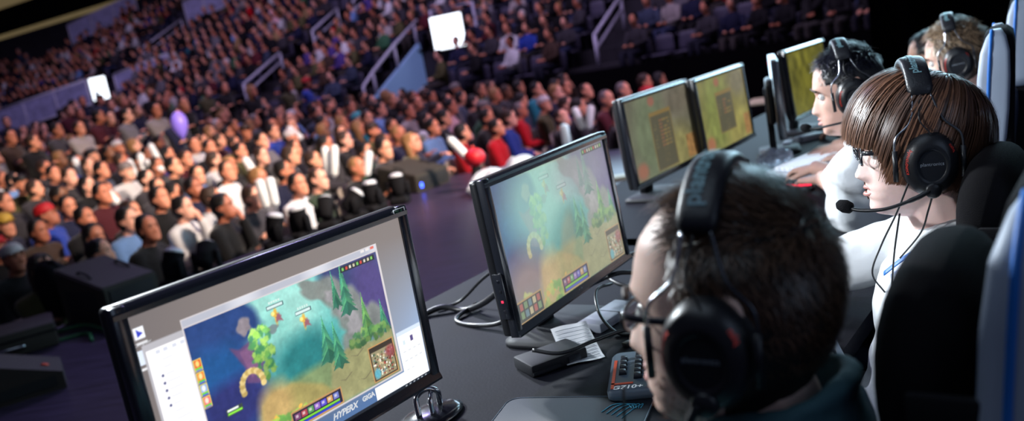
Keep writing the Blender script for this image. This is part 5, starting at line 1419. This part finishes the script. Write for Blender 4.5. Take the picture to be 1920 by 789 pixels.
for (d, i, v, x, y, z, e) in EM:
    t = thing('stadium_seat', 'empty grey plastic seat in the %s row of the raised stand' % ORD[i], 'seat', (x, y, z), (0, 0, fs), 'empty seats in the %s row of the stand' % ORD[i])
    inst('backrest', mb, t, (1, 1, 1)); inst('seat_pan', mp, t, (1, 1, 1))
q = seat_bm(); add(q, pan_bm())
EMS = set(id(s) for s in EM)
stuff_of(q, 'stadium_seating', [(s[3], s[4], s[5], fs) for s in SEATS if id(s) not in EMS], M['seat'], 'rows of grey plastic seats under and around the stand crowd', 'seats')
q = BM(); loft(q, [rrect(-.22-.05*t, 0, .015, .21, .014, .44+.40*t, 4) for t in (0, .5, .95)]+[rrect(-.275, 0, .01, .16, .008, .85, 4)]); loft(q, [rrect(0, 0, .2, .21, .05, .40, 4), rrect(0, 0, .21, .215, .05, .43, 4)])
for sx in (-.18, .18):
    for sy in (-.18, .18): tube(q, [(sx, sy, 0), (sx*.95, sy, .41)], .012, 6)
stuff_of(q, 'floor_seating', CHAIRS, M['floor_chair'], 'close-set beige folding chairs mostly hidden under the floor audience', 'chairs')

# labels for the audience: look first, then row, then order along the row
PHR = {'short': 'short %s hair', 'thin': 'thinning %s hair', 'long': 'long %s hair', 'cap': '%s cap', 'beanie': '%s knit hat'}
PP = {'rest': 'seated', 'clasp': 'leaning forward', 'chin': 'hand at chin', 'cross': 'arms crossed', 'stand': 'standing', 'raise': 'reaching out', 'stick': 'hands raised'}
keys = {}
for rec in PEOPLE:
    t, pose, g, gar, hr, hc, zone = rec; x, y = t.location.x, t.location.y; u_, v_ = to_uv(x, y)
    if zone == 'floor': rw = max(0, min(20, int(round((v_-.95)/.80)))); where = ('%s floor row' % ORD[rw]) if v_ > .3 else 'past the stage corner'
    else: where = '%s stand row' % ORD[zone]
    k = '%s spectator, %s %s, %s, %s' % (PP[pose], g, gar, PHR[hr] % hc, where); keys.setdefault(k, []).append(t)
for k, L in keys.items():
    if len(L) == 1: L[0]['label'] = k
    else:
        L.sort(key=lambda t: t.location.x/t.location.y)
        for i, t in enumerate(L): t['label'] = k+(', leftmost such', ', next such rightwards', ', third such rightwards', ', fourth such rightwards', ', fifth such rightwards', ', sixth such rightwards')[min(i, 5)]

# white inflatable sticks and other things held up in the audience
def stick(P, Q, label):
    P, Q = Vector(P), Vector(Q); t = thing('inflatable_stick', label, 'inflatable stick', P, group='white inflatable sticks in the audience')
    d = Q-P; L = max(d.length, .3); d = d.normalized()*L
    b = BM(); tube(b, [d*f for f in (0, .03, .10, .5, .90, .97, 1)], [.014, .036, .048, .05, .048, .036, .012], 14); obj('tube', b, M['stick'], t)
    b = BM(); tube(b, [-d.normalized()*.03, Vector((0, 0, 0))], [.010, .012], 8); obj('valve', b, M['grey_plastic'], t)
for P, Q, lb in (
 ((-2.05, 10.0, .33), (-2.03, 10.05, .68), 'upright white inflatable stick behind the dark green sweater, left of two'),
 ((-1.97, 9.92, .32), (-1.90, 9.97, .68), 'upright white inflatable stick behind the dark green sweater, right of two'),
 ((-2.39, 8.42, .30), (-2.42, 8.46, .58), 'white inflatable stick beside the charcoal t-shirt man, left of two'),
 ((-2.31, 8.43, .30), (-2.32, 8.48, .57), 'white inflatable stick beside the charcoal t-shirt man, right of two'),
 ((-.55, 9.48, .57), (-.30, 9.42, .20), 'long slanting white inflatable stick right of the centre speaker'),
 ((1.07, 10.79, .25), (1.01, 10.84, .53), 'white inflatable stick of the V beside third monitor, left one'),
 ((1.13, 10.66, .25), (1.20, 10.70, .51), 'white inflatable stick of the V beside third monitor, right one'),
 ((-5.0, 12.2, .76), (-4.8, 12.18, .62), 'white inflatable stick slanting in the left audience, below the light blue shirt'),
 ((-5.08, 12.28, .88), (-5.05, 12.22, .53), 'long white inflatable stick hanging in left audience under standing grey t-shirt'),
 ((-5.45, 12.73, .80), (-5.41, 12.71, .60), 'short white inflatable stick left of the long hanging one'),
 ((-5.32, 13.32, .95), (-5.20, 13.26, .58), 'white inflatable stick highest in the left audience, tilted right'),
 ((-8.41, 15.31, 1.12), (-8.52, 15.27, .84), 'white inflatable stick near left edge before the standing suit jacket'),
 ((-6.40, 11.0, .80), (-6.41, 10.98, .55), 'white inflatable stick cut by the left edge of the picture'),
 ((-5.48, 10.38, .72), (-5.42, 10.36, .50), 'white inflatable stick above the red knit hat at left'),
 ((-1.50, 9.86, .55), (-1.57, 9.83, .32), 'white inflatable stick between the green jacket and the centre speaker'),
 ((-3.30, 13.82, .80), (-3.12, 13.80, .58), 'far white inflatable stick under the pale pink shirt'),
 ((.76, 9.78, .46), (.76, 9.75, .20), 'white inflatable stick upright just above the second monitor'),
 ((-3.12, 10.52, .68), (-3.0, 10.48, .40), 'white inflatable stick behind the charcoal t-shirt man, middle rows'),
 ((-4.70, 10.06, .70), (-4.55, 10.03, .46), 'white inflatable stick in front of the maroon jacket at left'),
 ((-6.55, 13.41, .94), (-6.50, 13.37, .70), 'white inflatable stick below the standing pale grey jacket at left')): stick(P, Q, lb)

for (x, y, z, r, m, lb, nm) in ((-3.95, 11.35, .93, .17, 'purple', 'glowing lilac balloon above the audience, left of centre', 'balloon'),):
    pass

# ------------------------------------------------------------------ stage-edge equipment
def stage_box(label, p, rz, L, D, h, rise, led):
    # top slopes up away from the stage
    t = thing('stage_speaker', label, 'speaker', (p[0], p[1], 0), (0, 0, rz))
    top = lambda y: h+rise*y/D
    b = BM(); box(b, (0, 0, 0), (L, D, 1), bev=0)
    for v in b.verts:
        if v.co.z > .5: v.co.z = top(v.co.y)
    bmesh.ops.bevel(b, geom=b.edges[:], offset=.012, segments=2, affect='EDGES'); obj('cabinet', b, M['speaker'], t)
    b = BM(); box(b, (.04, -.008, .03), (L-.04, .004, h-.03), bev=.003); obj('grille', b, M['grille'], t)
    b = BM(); box(b, (-.006, .12, .04), (.004, D-.12, h-.04), bev=.003); obj('connector_panel', b, M['grille'], t)
    b = BM(); box(b, (led[0], -.014, led[1]), (led[0]+.035, -.006, led[1]+.055), bev=.006); obj('blue_light', b, M['led_blue'], t)
    for x in (.06, L-.06):
        ys = [D*f for f in (.35, .42, .58, .65)]
        b = BM(); tube(b, spline([(x, y, top(y)+dz) for y, dz in zip(ys, (-.004, .02, .02, -.004))], 4), .008, 6); obj('handle', b, M['matte_black'], t)
stage_box('dark stage speaker box at far left with a blue light, above nearest monitor', (-2.91, 5.83), R_(50), .41, .72, .30, .12, (.12, .10))
stage_box('dark stage speaker box in the centre with a blue light, before the audience', (-1.01, 9.60), R_(52), .58, .60, .20, .13, (.05, .05))
def stage_light(label, u, v, rz, tilt):
    t = thing('moving_stage_light', label, 'stage light', W(u, v, 0), (0, 0, rz), 'low stage lights along the stage edge')
    b = BM(); loft(b, [rrect(0, 0, .13, .10, .03, z, 4) for z in (0, .06)]+[rrect(0, 0, .11, .085, .03, .075, 4)]); obj('base', b, M['matte_black'], t)
    for s in (-1, 1):
        b = BM(); loft(b, [rrect(0, s*.105, .035, .014, .010, z, 4) for z in (.07, .20)]+[rrect(0, s*.105, .02, .012, .008, .235, 4)]); obj('yoke_arm', b, M['matte_black'], t)
    T = Matrix.Translation((0, 0, .19)) @ Matrix.Rotation(tilt, 4, 'Y')
    b = BM(); lathe(b, [(.045, -.11), (.07, -.09), (.082, 0), (.086, .09), (.088, .10)], 20, T); hd = obj('lamp_head', b, M['matte_black'], t)
    b = BM(); lathe(b, [(.074, .098), (.07, .118), (.045, .135), (.01, .14)], 18, T); obj('lens', b, M['paper'], hd)
    b = BM(); box(b, (.131, -.05, .015), (.135, .03, .05)); obj('display_panel', b, M['grey_plastic'], t)
LIGHTS = [(-1.5, .22), (-1.25, .12), (-.36, .24), (-.08, .20), (.33, .24), (.62, .16), (.98, .2), (1.3, .1)]
for k, (u, v) in enumerate(LIGHTS):
    stage_light(('black moving stage light on the stage edge right of the far-left speaker', 'black moving stage light second from the far-left speaker', 'black stage light below the bespectacled man in charcoal t-shirt', 'black stage light just right of the one below the charcoal t-shirt man', 'black stage light below the white-shirted man', 'black stage light below the dark green sweater', 'black stage light left of the centre speaker, second from it', 'black stage light nearest the left side of the centre speaker')[k], u, v, YAW_U+.6*math.sin(k*2.1), .5*math.sin(k*1.7)+.4)
# wedge and case at the far left, cables on the stage
t = thing('stage_wedge', 'grey wedge unit with orange dot at the left edge of the stage', 'stage wedge', (-2.97, 4.72, 0), (0, 0, .5))
b = BM(); P = [(-.24, .0), (.24, .0), (.24, .10), (-.10, .24), (-.24, .20)]
A = [b.verts.new((x, -.18, z)) for x, z in P]; B = [b.verts.new((x, .18, z)) for x, z in P]; b.faces.new(A); b.faces.new(B[::-1])
for i in range(5): b.faces.new((A[i], A[(i+1) % 5], B[(i+1) % 5], B[i]))
obj('cabinet', b, M['speaker'], t, False)
b = BM(); lathe(b, [(.02, 0), (.02, .006)], 14, Matrix.Translation((.16, -.06, .136)) @ Matrix.Rotation(R_(22), 4, 'Y')); obj('indicator', b, M['orange'], t)
b = BM(); box(b, (-.2, -.184, .03), (.2, -.178, .09)); obj('grille', b, M['grille'], t)
t = thing('equipment_case', 'low dark grey case behind the wedge unit at left edge', 'case', (-3.55, 5.72, 0), (0, 0, .5))
b = BM(); box(b, (-.28, -.2, 0), (.28, .2, .17), bev=.02); obj('body', b, M['speaker'], t); b = BM(); box(b, (-.285, -.205, .11), (.285, .205, .12)); obj('lid_seam', b, M['matte_black'], t)
b = BM(); tube(b, spline([(-.08, -.205, .06), (-.06, -.235, .07), (.06, -.235, .07), (.08, -.205, .06)], 5), .01, 6); obj('handle', b, M['steel'], t)
t = thing('backpack', 'black upright backpack left of the far-left speaker box', 'backpack', (-3.62, 6.62, 0), (0, 0, .9))
b = BM(); loft(b, [rrect(x, 0, hx, hy, .07, z, 6) for (z, x, hx, hy) in ((0, 0, .09, .15), (.03, 0, .11, .17), (.25, -.01, .115, .175), (.38, -.03, .09, .15), (.45, -.05, .05, .09))]); obj('main_bag', b, M['matte_black'], t)
b = BM(); loft(b, [rrect(.11, 0, .03, .12, .03, z, 5) for z in (.05, .2)]+[rrect(.10, 0, .015, .09, .012, .23, 5)]); obj('front_pocket', b, M['matte_black'], t)
b = BM(); tube(b, spline([(-.05, -.03, .43), (-.05, -.02, .48), (-.05, .02, .48), (-.05, .03, .43)], 5), .008, 6); obj('carry_loop', b, M['matte_black'], t)
for k, (lb, pts) in enumerate((('green cable lying along the stage edge below the far-left speaker', [(-3.45, 6.0, .012), (-3.25, 6.08, .012), (-3.05, 5.92, .012), (-2.8, 5.62, .012), (-2.65, 5.3, .012)]), ('green cable looped nearest the wedge unit', [(-3.5, 5.9, .012), (-3.3, 5.75, .012), (-3.1, 5.82, .012), (-2.95, 5.6, .012)]))): cable(lb, pts, .012, 'green_cable')
t = thing('flight_case', 'cream-topped low case beyond the fourth monitor', 'case', (3.42, 10.83, 0), (0, 0, YAW_U-PI/2))
b = BM(); box(b, (-.24, -.3, 0), (.24, .3, .18), bev=.01); obj('body', b, M['matte_black'], t); b = BM(); box(b, (-.235, -.295, .175), (.235, .295, .20), bev=.008); obj('lid', b, M['cream'], t)
t = thing('plank', 'cream-edged board on the stage right of second monitor', 'board', (1.15, 8.13, 0), (0, 0, -.1)); b = BM(); box(b, (-.22, -.08, 0), (.22, .08, .035), bev=.004); obj('board', b, M['cream'], t)
t = thing('led_beacon', 'small red light on a dark post beyond the fourth monitor', 'light', (3.86, 11.7, 0)); b = BM(); tube(b, [(0, 0, 0), (0, 0, .56)], .02, 8); obj('post', b, M['matte_black'], t); b = BM(); box(b, (-.055, -.02, .56), (.055, .02, .61), bev=.01); obj('lamp', b, M['led_red'], t)
# balloon, red ball, white cloths
t = thing('balloon', 'glowing lilac balloon above the back of the floor audience, left of centre', 'balloon', (-4.75, 13.19, .92)); t.scale = (.62, .62, .55); b = BM(); lathe(b, [(.005, .02), (.03, .05), (.11, .16), (.18, .34), (.20, .50), (.17, .66), (.09, .77), (.01, .80)], 24); obj('skin', b, M['purple'], t); b = BM(); lathe(b, [(.022, 0), (.012, .02), (.006, .03)], 10); obj('knot', b, M['purple'], t); b = BM(); tube(b, [(0, 0, 0), (.02, 0, -.45), (0, .02, -.9)], .004, 5); obj('string', b, M['grey_plastic'], t)
t = thing('red_ball', 'red inflated ball at the feet of the red-clad spectators', 'ball', (-.29, 9.0, .26), ); b = BM(); ball(b, (0, 0, .1), (.115, .115, .10), 20, 14); obj('skin', b, mat('red_ball', rgb(200, 20, 34), .5), t); b = BM(); tube(b, [(0, 0, .19), (0, 0, .225)], .012, 8); obj('valve', b, M['red_text'], t)
t = thing('ball_stand', 'small dark stand holding the red ball', 'stand', (-.29, 9.0, 0)); b = BM(); tube(b, [(0, 0, 0), (0, 0, .26)], [.10, .05], 12); obj('post', b, M['matte_black'], t); b = BM(); lathe(b, [(.14, 0), (.14, .015)], 18); obj('foot', b, M['matte_black'], t)
def heap(label, x, y, s, seed):
    t = thing('white_jacket', label, 'jacket', (x, y, 0), (0, 0, seed)); b = BM(); ball(b, (0, 0, .0), (.26*s, .2*s, .22*s), 36, 24)
    for v in b.verts:
        q = noise.noise(v.co*7+Vector((seed, 0, 0)))*.07+noise.noise(v.co*17+Vector((0, seed, 0)))*.025; v.co += v.co.normalized()*q; v.co.z = max(v.co.z, 0)
    obj('folds', b, M['white_shirt'], t); b = BM(); tube(b, spline([(-.2*s, .1, .05), (-.1*s, .02, .2*s), (.05, -.1, .19*s), (.2*s, -.16, .04)], 6), [.05]*19, 8); obj('sleeve', b, M['white_shirt'], t)
heap('pale crumpled jacket on the stage edge before the red shirt, right heap', .17, 9.05, 1.15, 1.3); heap('pale crumpled jacket on the stage edge left of the other pale heap', -.16, 8.72, .95, 4.1)

# ------------------------------------------------------------------ light
def look(o, p, q):
    o.location = p; o.rotation_euler = (Vector(q)-Vector(p)).to_track_quat('-Z', 'Y').to_euler()
def spot(name, p, q, e, col, ang=40, blend=.6, r=.3):
    l = bpy.data.lights.new(name, 'SPOT'); l.energy = e; l.color = col; l.spot_size = R_(ang); l.spot_blend = blend; l.shadow_soft_size = r
    o = bpy.data.objects.new(name, l); COL.objects.link(o); look(o, p, q)
def area(name, p, q, e, col, sx, sy):
    l = bpy.data.lights.new(name, 'AREA'); l.shape = 'RECTANGLE'; l.size = sx; l.size_y = sy; l.energy = e; l.color = col
    o = bpy.data.objects.new(name, l); COL.objects.link(o); look(o, p, q)
spot('front_key', (-4.2, 6.6, 4.2), (.6, 1.7, 1.0), 3600, (.86, .94, 1.), 34, .5, .25)
spot('front_key_far', (-2.2, 8.8, 4.4), (1.3, 3.0, 1.0), 1300, (.86, .94, 1.), 32, .5, .25)
spot('back_rim', (5.2, 7.5, 5.2), (1.0, 2.2, 1.1), 170, (.62, .80, 1.), 46, .6, .3)
area('rear_wash', (2.5, 10.0, 1.6), (1.0, 3.2, 1.0), 150, (.55, .80, 1.), 4., 2.4)  # added unseen area lamp, gives the monitor bezels a cool sheen
area('bezel_highlight', (4.2, 7.3, 2.9), (1.0, 3.4, 1.15), 170, (.50, .82, 1.), 2.6, 1.8)  # added unseen area lamp, placed so the sloped bezels catch a highlight
area('stage_fill', (-.6, .6, 4.4), (.3, 1.6, .9), 22, (.66, .82, 1.), 2.5, 2.5)
spot('side_key', (-5.2, .9, 3.6), (1.3, 2.9, 1.05), 1500, (.9, .95, 1.), 25, .3, .15)
area('behind_fill', (1.9, -.9, 2.2), (.6, 1.3, 1.0), 6.5, (.55, .72, 1.), 1.4, 1.4)
spot('crowd_warm', (4.2, 4.6, 5.2), (-3.2, 10.6, .4), 7800, (1., .80, .66), 38, .9, .4)
spot('crowd_warm_left', (2.5, 4.0, 6.5), (-5.0, 12.8, .6), 4400, (1., .80, .66), 26, .9, .4)
spot('crowd_pink', (6.5, 7.5, 6.0), (.6, 12.8, .3), 2300, (.95, .66, .96), 40, .8, .4)
spot('red_zone', (3.6, 6., 6.0), (-.2, 11.2, .3), 900, (1., .86, .86), 18, .8, .4)
area('stand_wash', (-2., 15., 12.), (-1., 25., 1.5), 1250, (.78, .60, 1.), 14, 5)
area('stand_wash_left', (-14., 24., 13.), (-16., 40., 3.), 680, (.72, .56, .95), 16, 6)
spot('stage_purple', (-2.5, 14., 9.), (-.6, 5.6, 0), 1800, (.50, .42, 1.), 34, .8, .6)
wd = bpy.data.worlds.new('World'); SC.world = wd; wd.use_nodes = True
wd.node_tree.nodes['Background'].inputs[0].default_value = (.020, .018, .036, 1); wd.node_tree.nodes['Background'].inputs[1].default_value = .9
# ------------------------------------------------------------------ camera
cam = bpy.data.cameras.new('Camera'); co_ = bpy.data.objects.new('Camera', cam); COL.objects.link(co_); SC.camera = co_
pp, rr = R_(10.8), R_(10.3)
f = Vector((0, math.cos(pp), -math.sin(pp))); rt = Vector((1, 0, 0)); up = rt.cross(f)
Rv = rt*math.cos(rr)-up*math.sin(rr); Uv = up*math.cos(rr)+rt*math.sin(rr)
co_.matrix_world = Matrix.Translation((0, 0, 1.44)) @ Matrix((Rv, Uv, -f)).transposed().to_4x4()
cam.sensor_width = 36; cam.sensor_fit = 'HORIZONTAL'; cam.lens = 30.0; cam.clip_end = 300; cam.clip_start = .05
cam.dof.use_dof = True; cam.dof.focus_distance = 1.62; cam.dof.aperture_fstop = 2.8; cam.dof.aperture_blades = 0
SC.view_settings.view_transform = 'Standard'; SC.view_settings.look = 'None'; SC.view_settings.exposure = 0.0
SC.cycles.use_denoising = True; SC.cycles.max_bounces = 6; SC.cycles.transparent_max_bounces = 12; SC.cycles.sample_clamp_indirect = 4
bpy.context.view_layer.update()
